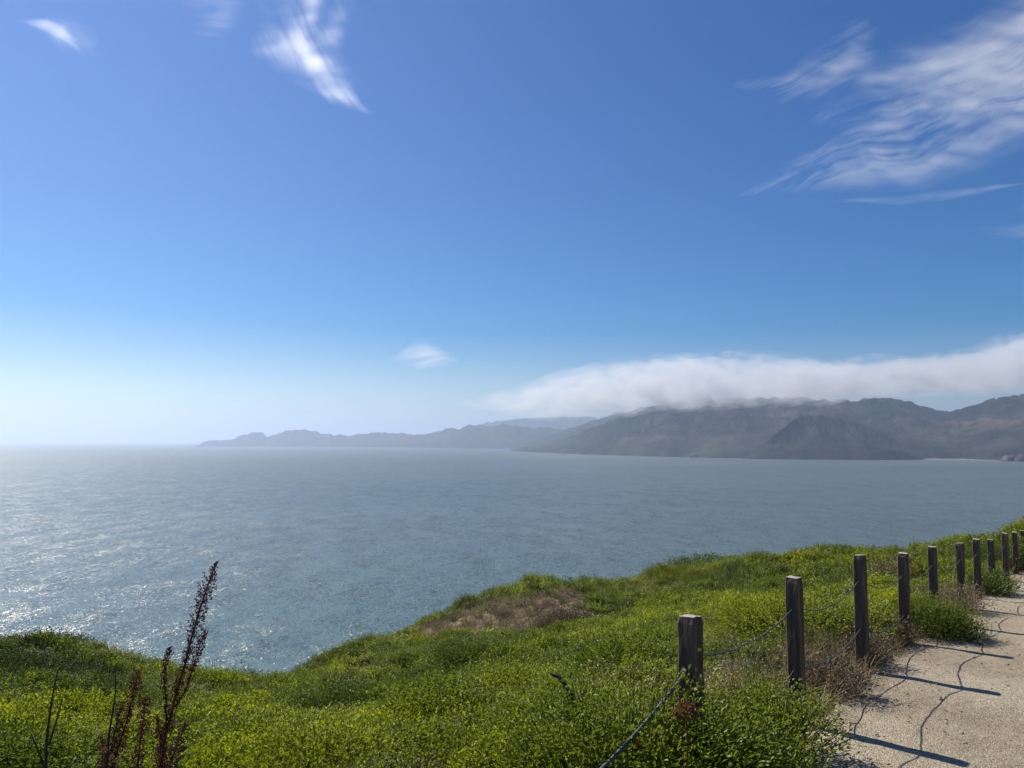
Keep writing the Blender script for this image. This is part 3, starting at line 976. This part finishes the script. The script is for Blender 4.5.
def sprig(kind, seed):
    r = random.Random(seed); mb = MB(); fl = MB()
    if kind in ('leaf', 'leaf_mid', 'leaf_dark', 'gray'):
        ns, nl, L, Wd, H = {'leaf': (8, 9, .024, .015, .13), 'leaf_mid': (9, 9, .020, .0125, .13), 'leaf_dark': (11, 12, .014, .0085, .15), 'gray': (6, 8, .017, .010, .12)}[kind]
        for s in range(ns):
            a = r.uniform(0, 6.283); tl = r.uniform(.1, .85); b = Vector((r.gauss(0, .03), r.gauss(0, .03), -.03))
            d = Vector((math.cos(a) * math.sin(tl), math.sin(a) * math.sin(tl), math.cos(tl)))
            h = H * r.uniform(.6, 1.15)
            for k in range(nl):
                t = .30 + .70 * (k + 1) / nl
                p = b + d * h * t + Vector((0, 0, .02 * t * t))
                a2 = k * 2.4 + r.uniform(-.4, .4); up = .25 + .75 * (k / nl)
                ld = Vector((math.cos(a2), math.sin(a2), up + r.uniform(-.3, .3)))
                mb.leaf(p, ld, (r.gauss(0, .3), r.gauss(0, .3), 1), L * r.uniform(.7, 1.2), Wd * r.uniform(.8, 1.15), .2)
            mb.tube([b, b + d * h * .55, b + d * h], [.0018, .0014, .0006], 3, False)
    elif kind == 'blade':
        for s in range(34):
            a = r.uniform(0, 6.283); tl = r.uniform(.05, .6)
            d = Vector((math.cos(a) * math.sin(tl), math.sin(a) * math.sin(tl), math.cos(tl)))
            mb.blade((r.gauss(0, .03), r.gauss(0, .03), -.02), d, (math.cos(a) * .35, math.sin(a) * .35, -.25), r.uniform(.09, .2), .0045)
    elif kind in ('dry', 'drybush'):
        for s in range(30 if kind == 'dry' else 26):
            a = r.uniform(0, 6.283); tl = r.uniform(.05, .95)
            d = Vector((math.cos(a) * math.sin(tl), math.sin(a) * math.sin(tl), math.cos(tl)))
            L = r.uniform(.07, .2); b = Vector((r.gauss(0, .03), r.gauss(0, .03), -.02)); bend = Vector((r.gauss(0, .3), r.gauss(0, .3), -.2))
            mb.blade(b, d, bend, L, .0035)
            if r.random() < .5:
                tip = b + d * L + bend * L
                for q in range(5):
                    mb.leaf(tip - d * q * .008, (r.gauss(0, 1), r.gauss(0, 1), r.gauss(.3, .6)), (0, 0, 1), .011, .006)
    o = mb.build("sprig_" + kind, M[kind], link=False)
    PROTO.objects.link(o)
    return o


KINDS = []
for kd, n in (('leaf', 4), ('leaf_mid', 4), ('leaf_dark', 3), ('blade', 3), ('dry', 3), ('drybush', 2), ('gray', 2)):
    for q in range(n): KINDS.append((kd, sprig(kd, 100 + len(KINDS))))
ORDER = sorted(range(len(KINDS)), key=lambda i: KINDS[i][1].name)      # Collection Info hands its children out by name
SLOT = {}
for slot, i in enumerate(ORDER): SLOT.setdefault(KINDS[i][0], []).append(slot)


def scatter(name, pts, rot, scl, idx, label, cat):
    me = bpy.data.meshes.new(name)
    me.vertices.add(len(pts)); me.vertices.foreach_set('co', np.asarray(pts, np.float32).ravel())
    a = me.attributes.new('rot', 'FLOAT_VECTOR', 'POINT'); a.data.foreach_set('vector', np.asarray(rot, np.float32).ravel())
    a = me.attributes.new('scl', 'FLOAT_VECTOR', 'POINT'); a.data.foreach_set('vector', np.asarray(scl, np.float32).ravel())
    a = me.attributes.new('idx', 'INT', 'POINT'); a.data.foreach_set('value', np.asarray(idx, np.int32))
    o = bpy.data.objects.new(name, me); COL.objects.link(o)
    ng = bpy.data.node_groups.new(name + "_nodes", 'GeometryNodeTree')
    ng.interface.new_socket("Geometry", in_out='INPUT', socket_type='NodeSocketGeometry')
    ng.interface.new_socket("Geometry", in_out='OUTPUT', socket_type='NodeSocketGeometry')
    N = ng.nodes
    gi, go = N.new("NodeGroupInput"), N.new("NodeGroupOutput")
    ci = N.new("GeometryNodeCollectionInfo"); ci.inputs['Collection'].default_value = PROTO
    ci.inputs['Separate Children'].default_value = True; ci.inputs['Reset Children'].default_value = True
    ip = N.new("GeometryNodeInstanceOnPoints"); ip.inputs['Pick Instance'].default_value = True
    def attr(nm, ty):
        x = N.new("GeometryNodeInputNamedAttribute"); x.data_type = ty; x.inputs['Name'].default_value = nm; return x.outputs['Attribute']
    L = ng.links
    L.new(gi.outputs[0], ip.inputs['Points']); L.new(ci.outputs[0], ip.inputs['Instance'])
    L.new(attr('idx', 'INT'), ip.inputs['Instance Index'])
    e2r = N.new("FunctionNodeEulerToRotation"); L.new(attr('rot', 'FLOAT_VECTOR'), e2r.inputs[0]); L.new(e2r.outputs[0], ip.inputs['Rotation'])
    L.new(attr('scl', 'FLOAT_VECTOR'), ip.inputs['Scale'])
    L.new(ip.outputs[0], go.inputs[0])
    md = o.modifiers.new("plants", 'NODES'); md.node_group = ng
    return tag(o, label, cat, kind="stuff")


def sector(n, r0, r1, power, tmax=.82):
    """random layout points in the view wedge, density ~ r^-power per unit area"""
    u = rng.random(n); e = 2 - power
    r = (r0 ** e + u * (r1 ** e - r0 ** e)) ** (1 / e)
    t = rng.uniform(-tmax, tmax, n)
    return t * r, r


def ell(x, y, cx, cy, ax, ay, rot=0.0):
    c, s = math.cos(rot), math.sin(rot)
    dx, dy = x - cx, y - cy
    return ((dx * c + dy * s) / ax) ** 2 + ((-dx * s + dy * c) / ay) ** 2


B1 = P(500, 613, 24); B2 = P(572, 622, 21.5); B3 = P(535, 598, 26.5)
SAND = [P(720, 640, 9.2), P(700, 630, 10)]


def cover():
    X, Y = [], []
    for n, a, b, pw in ((48000, 2.6, 12, 1.4), (110000, 9, 50, 1.45)):
        x, y = sector(n, a, b, pw); X.append(x); Y.append(y)
    x = np.concatenate(X); y = np.concatenate(Y)
    nn, t = fence_st(x, y)
    ragged = (fbm(nn * 2.2, t * 2.2, 31, 3) - .5) * .5
    keep = (t < path_edge(nn) - .10 + ragged) | (t > 5.1)
    x, y, nn, t = x[keep], y[keep], nn[keep], t[keep]
    z = ground_z(x, y); r = np.hypot(x, y)
    steep = np.gradient  # noqa
    dz = (ground_z(x * 1.02, y * 1.02) - z) / (r * .02)
    hol = fbm(x / .55, y / .55, 351, 3)
    keep = (dz > -1.9) & ((hol > .44) | (rng.random(len(x)) < .14) | (r > 14))
    x, y, z, r, nn, t = x[keep], y[keep], z[keep], r[keep], nn[keep], t[keep]
    n = len(x)
    s = np.interp(r, [3, 5, 8, 14, 24, 40], [.78, .82, .92, 1.15, 1.6, 2.3]) * rng.uniform(.75, 1.3, n)
    # which plant grows where
    m1 = fbm(x / 2.2, y / 2.2, 301, 4); m2 = fbm(x / 3.6, y / 3.6, 417, 4); m3 = fbm(x / 1.1, y / 1.1, 321, 3); q = rng.random(n)
    kind = np.full(n, 0)
    names = ['leaf', 'leaf_mid', 'leaf_dark', 'blade', 'dry', 'drybush', 'gray']
    kind = np.where(m1 + .25 * (q - .5) > .53, 1, kind)
    kind = np.where(m2 + .5 * (q - .5) > .66, 2, kind)
    kind = np.where((m2 < .40) & (q < .16), 3, kind)
    kind = np.where((m3 > .66) & (q < .35), 6, kind)
    kind = np.where(rng.random(n) < .012, 4, kind)
    # bare straw patch on the shoulder of the bluff, with brown brush on its right flank
    b1 = ell(x, y, B1[0], B1[1], 2.5, 2.9, -.25) + 1.1 * (m3 - .5)
    kind = np.where(b1 < 1, np.where(q < .70, 4, np.where(q < .82, 5, np.where(q < .93, 6, kind))), kind)
    b2 = ell(x, y, B2[0], B2[1], .9, 1.2) + 1.2 * (m3 - .5)
    kind = np.where(b2 < 1, np.where(q < .5, 5, 2), kind)
    # grey green grass along the far shoulder and seaward crest on the left
    kind = np.where((r > 24) & (x > 2.2) & (x < 7) & (m1 < .62) & (q < .75), 3, kind)
    kind = np.where((x < -4) & (r > 13) & (q < .22), np.where(q < .12, 3, 2), kind)
    # dry straw and stems along the edge of the trail
    ed = t - path_edge(nn)
    kind = np.where((ed > -.55 - .5 * m3) & (nn > .75) & (nn < 2.6) & (q < .75), np.where(q < .45, 4, 5), kind)
    kind = np.where((ed > -.30) & (nn >= 2.6) & (q < .45), 5, kind)
    kind = np.where((t > -1.6) & (t < -.2) & (nn > .5) & (nn < 2.2) & (q < .30), np.where(q < .14, 6, 4), kind)
    idx = np.zeros(n, int)
    for k, nm in enumerate(names):
        w = np.where(kind == k)[0]
        idx[w] = np.array(SLOT[nm])[rng.integers(0, len(SLOT[nm]), len(w))]
    s = np.where((kind == 4) & (b1 < 1), s * .75, s)
    s = np.where((t > path_edge(nn) - .35) & (r < 14), s * .8, s)
    lump = .25 + 1.65 * fbm(x / .75, y / .75, 341, 2)
    sz = s * lump * np.where((kind == 3) & (b1 > 1), 1.25, 1.0)
    P3 = np.stack([x * K, y * K, z * K + EYE], 1)
    rot = np.stack([rng.normal(0, .22, n), rng.normal(0, .22, n), rng.uniform(0, 6.283, n)], 1)
    scl = np.stack([s, s, sz * np.interp(r, [6, 15, 30], [1.0, .8, .7])], 1)
    scatter("ground_cover", P3, rot, scl, idx, "dense green coastal ground cover mixed with grass over the whole bluff", "ground cover")


cover()


# ------------------------------------------------------------------ single shrubs
def shrub(label, px, py, Y, rx, ry, h, leafk, nleaf, L, seed, name="coastal_shrub", cat="shrub", group="shrubs beside the fence and trail", at=None, dead=0.0):
    r = random.Random(seed); nr_ = np.random.default_rng(seed)
    if at is None:
        p = P(px, py, Y); x, y = p[0], p[1]
    else: x, y = at
    z = float(ground_z(np.array([x]), np.array([y]))[0])
    o = empty(name, W((x, y, z)))
    tag(o, label, cat, group)
    st, lf = MB(), MB()
    ntw = max(40, nleaf // 16)
    lob = [(r.uniform(0, 6.28), r.uniform(.55, 1.0)) for _ in range(6)]
    tips = []
    for k in range(ntw):
        a = r.uniform(0, 6.283); u = math.sqrt(r.random())
        ext = .72 + .36 * vnoise(np.array([math.cos(a) * 1.3 + seed]), np.array([math.sin(a) * 1.3 + u]), seed)[0]
        hx, hy = math.cos(a) * u * rx * ext, math.sin(a) * u * ry * ext
        hz = h * math.sqrt(max(.03, 1 - (u * .96) ** 2)) * (.72 + .40 * r.random() ** 2) * ext
        tip = Vector((hx, hy, hz)); base = Vector((hx * .22, hy * .22, -.05)); mid = base.lerp(tip, .55) + Vector((hx * .12, hy * .12, hz * .06))
        st.tube([base, mid, tip], [.0035, .0022, .0008], 4, False); tips.append((mid, tip))
    for k in range(nleaf):
        m, tp = tips[k % ntw]; t = 1 - abs(r.gauss(0, .5))
        p = m.lerp(tp, max(-.4, t)) + Vector((r.gauss(0, .035), r.gauss(0, .035), r.gauss(0, .03))) * (1 + h)
        if p.z < -.03: p.z = r.uniform(0, .05)
        d = Vector((p.x / rx, p.y / ry, .35 + .6 * r.random())) + Vector((r.gauss(0, .55), r.gauss(0, .55), r.gauss(0, .4)))
        lf.leaf(p, d, (r.gauss(0, .4), r.gauss(0, .4), 1), L * r.uniform(.65, 1.25), L * .58 * r.uniform(.8, 1.2), .2)
    st.build("stems", M['drystem' if leafk in ('dry', 'drybush') else 'shoot'], o)
    lf.build("foliage", M[leafk], o)
    return o


f0 = fence_xy(0)
shrub("big dark green leafy bush at the trail edge below the first two posts", 0, 0, 0, .50, .50, .46, 'leaf_mid', 8500, .0215, 11, at=tuple(fence_xy(-.02) + FN * .16))
shrub("leafy green bush crowding the foot of the stubby first post", 0, 0, 0, .64, .48, .60, 'leaf_mid', 8500, .022, 12, at=tuple(fence_xy(-.28) - FN * .14))
shrub("green bush hiding the foot of the second post", 0, 0, 0, .42, .36, .34, 'leaf_mid', 4200, .021, 13, at=tuple(fence_xy(.55) + FN * .05))
shrub("dark dense bush spilling onto the trail between the fourth and fifth posts", 0, 0, 0, .56, .50, .42, 'leaf_mid', 8500, .019, 14, at=tuple(fence_xy(3.45) + FN * .12))
shrub("yellow green mound of leaves behind the third and fourth posts", 0, 0, 0, .85, .70, .40, 'leaf', 5200, .026, 15, at=tuple(fence_xy(2.6) - FN * .75))
shrub("rounded bush at the foot of the seventh and eighth posts", 0, 0, 0, .50, .45, .36, 'leaf_dark', 3600, .026, 16, at=tuple(fence_xy(6.5) - FN * .05))
shrub("dark bush crowding the last far posts at the right edge", 0, 0, 0, 1.0, .7, .66, 'leaf_dark', 4800, .032, 17, at=tuple(fence_xy(9.4) - FN * .15))
shrub("brownish low bush at the foot of the fifth and sixth posts", 0, 0, 0, .42, .38, .34, 'drybush', 2200, .022, 18, at=tuple(fence_xy(4.8) - FN * .05))
shrub("small dark bush standing in the green slope left of the first post", 672, 626, 15, .35, .35, .5, 'leaf_dark', 900, .03, 19)
shrub("dark brown bush between the fourth and fifth posts on the slope behind", 893, 585, 15.0, .42, .35, .55, 'drybush', 1100, .03, 20)
shrub("dark green bush on the seaward crest at far left", 55, 640, 14.6, .7, .6, .26, 'leaf_dark', 2200, .03, 21, group="shrubs along the bluff crest")
shrub("dark rounded bush at the lip of the gully", 225, 676, 13.3, .7, .5, .22, 'leaf_dark', 2200, .03, 22, group="shrubs along the bluff crest")
shrub("dark bush on the crest at the top of the straw patch", 590, 592, 27.5, 1.5, 1.0, .55, 'leaf_dark', 3200, .05, 23, group="shrubs along the bluff crest")
shrub("wide dark bush on the skyline right of the straw patch", 716, 567, 32.5, 2.2, 1.2, .55, 'leaf_dark', 3600, .055, 24, group="shrubs along the bluff crest")
shrub("brown shaggy bush on the right flank of the straw patch", 568, 628, 21.2, .95, .7, .5, 'drybush', 3600, .045, 25, group="shrubs along the bluff crest")
shrub("leafy green bush around the dead branch in the foreground", 590, 735, 4.7, .5, .42, .34, 'leaf_mid', 4800, .021, 26, group="shrubs beside the fence and trail")

for k, (lab, n_, t_, w_, h_) in enumerate([("tangled dry brown weed at the trail edge between the second and third posts", 1.5, .02, .27, .20), ("dry brown weed clump at the foot of the third post", 2.15, -.04, .24, .24),
                                ("low dry weed clump at the foot of the fourth post", 2.9, -.05, .24, .22), ("pale dry weed clump between the first and second posts", .75, -.45, .36, .26)]):
    shrub(lab, 0, 0, 0, w_, w_ * .85, h_, 'drybush' if k < 3 else 'dry', 1500, .017, 50 + k, name="dry_weed", cat="dry weed", group="dry weeds along the fence", at=tuple(fence_xy(n_) + FN * t_))

low = [("low bright leafy shrub at the bottom edge under the dead branch", 545, 765, 4.1, .42, .30, 'leaf'), ("low leafy mound at the bottom edge between the dock plant and the dead branch", 330, 760, 4.6, .50, .30, 'leaf'),
       ("yellow green leafy mound right of the reddish dock plant", 245, 745, 5.2, .45, .28, 'leaf_mid'), ("wide leafy mound on the slope above the dead branch", 520, 668, 7.6, .70, .34, 'leaf'),
       ("leafy mound left of the dead branch", 440, 715, 5.8, .52, .32, 'leaf_mid'), ("small leafy mound in the far bottom left corner", 20, 760, 5.0, .50, .28, 'leaf'),
       ("leafy mound between the dead branch and the stubby first post", 630, 672, 6.4, .50, .34, 'leaf_mid'), ("dark leafy mound in the dip left of the straw patch", 345, 690, 9.5, .75, .36, 'leaf_dark'),
       ("dark green mound at centre of the slope below the straw patch", 480, 655, 13.5, .85, .40, 'leaf_dark')]
for k, (lab, px, py, Y, w_, h_, lk) in enumerate(low):
    shrub(lab, px, py + 8, Y, w_, w_ * .8, h_, lk, int(4200 * min(1.5, w_ / .5)), .022 if Y < 8 else .028, 70 + k, name="leafy_shrub", group="leafy mounds on the open slope")

# ------------------------------------------------------------------ dry dock plant and bare stalks, bottom left
def dock():
    Y0 = 2.55
    base = P(160, 1010, Y0); zg = float(ground_z(np.array([base[0]]), np.array([Y0]))[0])
    root = empty("dried_dock_plant", W((base[0], base[1], zg)))
    tag(root, "tall dried reddish brown dock plant with seed clustered stalks, bottom left", "plant", None)
    org = root.location
    r = random.Random(5)
    # (photo points from the tip downwards, depth shift, seed sizes from tip to foot, thick)
    st = [([(216, 562), (208, 585), (199, 612), (191, 640), (184, 668), (176, 694), (170, 718), (164, 742), (158, 775), (156, 860)], 0, (.35, 1.25, 1.15, .6, .85, .55, .8, .9, 1.0, .9), .0062, 'seed'),
          [[(205, 631), (199, 648), (193, 668), (186, 690), (176, 706)], .05, (.5, .7, .55, .4, .2), .003, 'seed'],
          [[(171, 646), (166, 662), (164, 680), (166, 700), (166, 730), (158, 780)], -.06, (.3, .6, .45, .3, .25, .2), .0032, 'seed'],
          [[(139, 669), (135, 684), (132, 700), (127, 720), (118, 748), (108, 780), (112, 870)], .08, (.5, .9, 1.0, .7, .8, .9, .8), .0045, 'seed'],
          [[(146, 697), (144, 715), (141, 735), (138, 760), (138, 800), (146, 880)], -.1, (.5, .9, .8, .8, .9, .7), .0042, 'seed'],
          [[(186, 722), (180, 738), (173, 755), (166, 780), (160, 850)], -.02, (.6, .9, 1.0, .8, .5), .0038, 'seedpale'],
          [[(121, 702), (117, 722), (112, 745), (104, 775), (110, 860)], .12, (.5, .8, .8, .9, .7), .0038, 'seedpale'],
          [[(157, 715), (160, 738), (162, 765), (160, 830)], .1, (.4, .7, .9, .7), .0034, 'seed'],
          [[(101, 735), (103, 752), (101, 775), (108, 850)], .03, (.5, .7, .8, .6), .003, 'seedpale']]
    foot = Vector((0, 0, 0))
    for pts, dy, szs, rd, mk in st:
        ps = [W(P(px, py, Y0 + dy + .02 * i)) - org for i, (px, py) in enumerate(pts)]
        full = ps + [Vector((r.gauss(0, .02), r.gauss(0, .02), -.02))] if pts[-1][1] > 770 else ps
        mb = MB(); mb.tube(full, [rd * K * (.35 + .65 * i / (len(full) - 1)) for i in range(len(full))], 6)
        mb.build("stalk", M['stalk'], root, True)
        sm = MB()
        for i in range(len(ps) - 1):
            a, b = ps[i], ps[i + 1]; L = (b - a).length
            for q in range(int(L / .0005)):
                t = r.random(); s = szs[i] * (1 - t) + szs[i + 1] * t
                lump = .4 + 1.0 * vnoise(np.array([(i + t) * 2.6 + dy * 50]), np.array([.5]), 5)[0]
                if r.random() > min(1, s * lump + .08): continue
                c = a.lerp(b, t); rr = .024 * K * s * lump
                th = r.uniform(0, 6.283)
                off = Vector((math.cos(th), math.sin(th), r.gauss(0, .5))) * rr * math.sqrt(r.random())
                for w in range(2):
                    dd = Vector((r.gauss(0, 1), r.gauss(0, 1), r.gauss(0, 1)))
                    sm.leaf(c + off, dd, (r.gauss(0, 1), r.gauss(0, 1), 1), 0.0062 * K * r.uniform(.7, 1.3), .0052 * K, .35)
        sm.build("seed_head", M[mk], root)

    for k in range(16):
        wl_ = MB()
        px, py = r.choice([(158, 760), (166, 740), (150, 765), (124, 745), (112, 760), (176, 745), (140, 755)])
        c = W(P(px + r.gauss(0, 9), py + r.gauss(0, 14), Y0 + r.gauss(0, .05))) - org
        wl_.leaf(c, (r.gauss(0, 1), r.gauss(0, 1), r.gauss(-.3, .7)), (r.gauss(0, 1), r.gauss(0, 1), .6), r.uniform(.018, .04), r.uniform(.008, .014), .5)
        wl_.build("withered_leaf", M['seedpale'], root)


dock()


def bare_stalk(label, pts, Y0, rd, side=()):
    base = P(pts[-1][0], 1000, Y0); zg = float(ground_z(np.array([base[0]]), np.array([Y0]))[0])
    root = empty("bare_stalk", W((base[0], base[1], zg)))
    tag(root, label, "stalk", "thin bare stalks in the left foreground")
    ps = [W(P(px, py, Y0)) - root.location for px, py in pts] + [Vector((0, 0, -.03))]
    mb = MB(); n = len(ps)
    mb.tube(ps, [rd * (.4 + .6 * i / (n - 1)) for i in range(n)], 6); mb.build("stem", M['twig'], root, True)
    for s in side:
        q = [W(P(px, py, Y0 + .03)) - root.location for px, py in s]
        mb = MB(); mb.tube(q, [rd * .35 + rd * .35 * i / (len(q) - 1) for i in range(len(q))], 5); mb.build("side_shoot", M['twig'], root, True)
    return root


bare_stalk("thin dark bare stalk with one side shoot, nearest the left edge", [(58, 669), (54, 688), (51, 706), (48, 728), (46, 750), (46, 775)], 2.5, .0048, [[(31, 734), (37, 748), (45, 768)], [(62, 700), (56, 722), (49, 745)]])
bare_stalk("thin dark bare stalk just left of the reddish dock plant", [(115, 674), (116, 690), (113, 710), (109, 735), (106, 775)], 2.6, .0042)


def dead_branch():
    Y0 = 4.15
    b = P(572, 750, Y0)
    root = empty("dead_branch", W(b))
    tag(root, "dark bare dead branch curling out of the foreground bush", "branch")
    main = [(556, 672), (561, 680), (567, 688), (573, 698), (575, 712), (572, 728), (573, 746)]
    ps = [W(P(px, py, Y0 - .015 * i)) - root.location for i, (px, py) in enumerate(main)]
    mb = MB(); mb.tube(ps, [.005, .009, .010, .011, .012, .013, .014], 7); mb.build("limb", M['twig'], root, True)
    for q in ([(558, 677), (553, 675), (548, 672)], [(574, 705), (580, 696), (588, 690)], [(573, 722), (565, 716), (556, 715)]):
        ps = [W(P(px, py, Y0 - .05)) - root.location for px, py in q]
        mb = MB(); mb.tube(ps, [.007, .005, .002], 5); mb.build("twig", M['twig'], root, True)


dead_branch()


def flower_head(label, px, py, Y, R, mat, seed):
    r = random.Random(seed)
    p = P(px, py, Y); root = empty("dried_flower_head", W(p))
    tag(root, label, "flower", "dried flower heads in the foreground")
    mb = MB(); mb.tube([(0, 0, 0), (.01, .02, -.12), (.0, .03, -.28)], [.003, .003, .003], 5); mb.build("stem", M['stalk'], root)
    fl = MB()
    for k in range(int(420 * min(1, R / .05))):
        d = Vector((r.gauss(0, 1), r.gauss(0, 1), r.gauss(.25, .8))).normalized()
        c = d * R * (.55 + .45 * r.random()) * Vector((1, 1, .75)).length / 1.6
        c.z *= .75
        fl.leaf(c, d + Vector((r.gauss(0, .6), r.gauss(0, .6), r.gauss(0, .6))), (r.gauss(0, 1), r.gauss(0, 1), 1), .013, .009, .3)
    fl.build("bloom", mat, root)


flower_head("orange brown dried flower head below the stubby first post", 686, 712, 3.45, .044, M['flower'], 1)
flower_head("grey white dried flower head low beside the dead branch", 607, 715, 4.45, .045, M['gray'], 2)
flower_head("pale dried flower head near the bottom edge left of the sloping cable", 592, 758, 3.85, .055, M['gray'], 3)
flower_head("small grey dried flower head above the pale one near the bottom", 570, 723, 4.6, .04, M['gray'], 4)
flower_head("tan dried flower head between the dead branch and the sloping cable", 640, 748, 3.9, .035, M['flower'], 5)


# ------------------------------------------------------------------ loose grit on the trail and straw at its edge
def grit():
    mb = MB(); r = random.Random(9)
    def stone(x, y, z, s):
        n = 5; v = []
        for lay, (rr, hh) in enumerate(((1, -.3), (.85, .45), (.35, .8))):
            for k in range(n):
                a = 6.283 * k / n + lay * .5 + r.random() * .5; q = rr * s * r.uniform(.7, 1.2)
                v.append((x + math.cos(a) * q, y + math.sin(a) * q, z + hh * s * r.uniform(.7, 1.1)))
        f = [(i * n + k, i * n + (k + 1) % n, (i + 1) * n + (k + 1) % n, (i + 1) * n + k) for i in range(2) for k in range(n)] + [tuple(2 * n + k for k in range(n))]
        mb.add(v, f)
    N = 15000
    nn = rng.random(N) ** 1.5 * 12 - 1.6; E = path_edge(nn); tt = E - .05 + (rng.random(N) ** 1.2) * 4.2
    x = .925 + .990 * nn + FN[0] * tt; y = 4.10 + 1.242 * nn + FN[1] * tt
    ok = (y > 3.2) & (x / y < .8)
    nn, tt, x, y = nn[ok], tt[ok], x[ok], y[ok]
    z = path_z(nn) + (fbm(x / .9, y / .9, 61, 4) - .5) * .045 + (fbm(x / .18, y / .18, 63, 3) - .5) * .018
    for i in range(len(x)):
        s = .0028 * math.exp(r.gauss(0, .5))
        if r.random() < .012: s = r.uniform(.009, .02)
        stone(x[i] * K, y[i] * K, z[i] * K + EYE, s)
    o = mb.build("loose_gravel", M['stone'])
    tag(o, "loose grit and small stones on the trail", "gravel", kind="stuff")


grit()


def verge_straw():
    mb = MB(); r = random.Random(31)
    for k in range(3000):
        n = r.choice((r.gauss(1.6, .5), r.gauss(1.8, .5), r.gauss(2.3, .5), r.gauss(2.9, .4), r.gauss(4.9, .8), r.uniform(1, 9)))
        if n < .9: continue
        q = fence_xy(n) + FN * (float(path_edge(n)) - abs(r.gauss(0, .26)) + .05)
        z = float(path_z(n)) - .01
        p = W((q[0], q[1], z)); a = r.uniform(0, 6.283); tl = r.uniform(.1, 1.25)
        d = Vector((math.cos(a) * math.sin(tl), math.sin(a) * math.sin(tl), math.cos(tl)))
        mb.blade(p, d, (r.gauss(0, .3), r.gauss(0, .3), -.25), r.uniform(.08, .30), .0035)
    o = mb.build("dry_straw", M['dry'])
    tag(o, "pale dry straw along the trail edge between the second and fourth posts", "dry grass", kind="stuff")
    mb = MB()
    for k in range(38):
        n = r.gauss(1.2, .75); t = r.gauss(-.55, .5); q = fence_xy(n) + FN * t
        z = float(ground_z(np.array([q[0]]), np.array([q[1]]))[0]) + r.uniform(.13, .26)
        p = W((q[0], q[1], z))
        for j in range(7):
            a = j * .9; mb.leaf(p, (math.cos(a), math.sin(a), .35), (0, 0, 1), .013, .009, .1)
    o = mb.build("yellow_flowers", M['yellow'])
    tag(o, "tiny yellow flowers scattered among the leaves between the first and third posts", "flowers", kind="stuff")


verge_straw()


def litter():
    mb = MB(); r = random.Random(77)
    for k in range(520):
        n = r.uniform(-.8, 9); t = float(path_edge(n)) + abs(r.gauss(0, .32)) + (r.random() ** 3) * 1.6 - .05
        q = fence_xy(n) + FN * t
        x, y = q
        z = float(path_z(n)) + (float(fbm(x / .9, y / .9, 61, 4)) - .5) * .045 + .006
        mb.leaf(W((x, y, z)), (r.gauss(0, 1), r.gauss(0, 1), r.gauss(.1, .15)), (r.gauss(0, .3), r.gauss(0, .3), 1), r.uniform(.010, .03), r.uniform(.003, .010), .4)
    o = mb.build("dead_leaf_litter", M['drybush'])
    tag(o, "scattered dead leaves and bits of stem lying on the trail edge", "litter", kind="stuff")


litter()
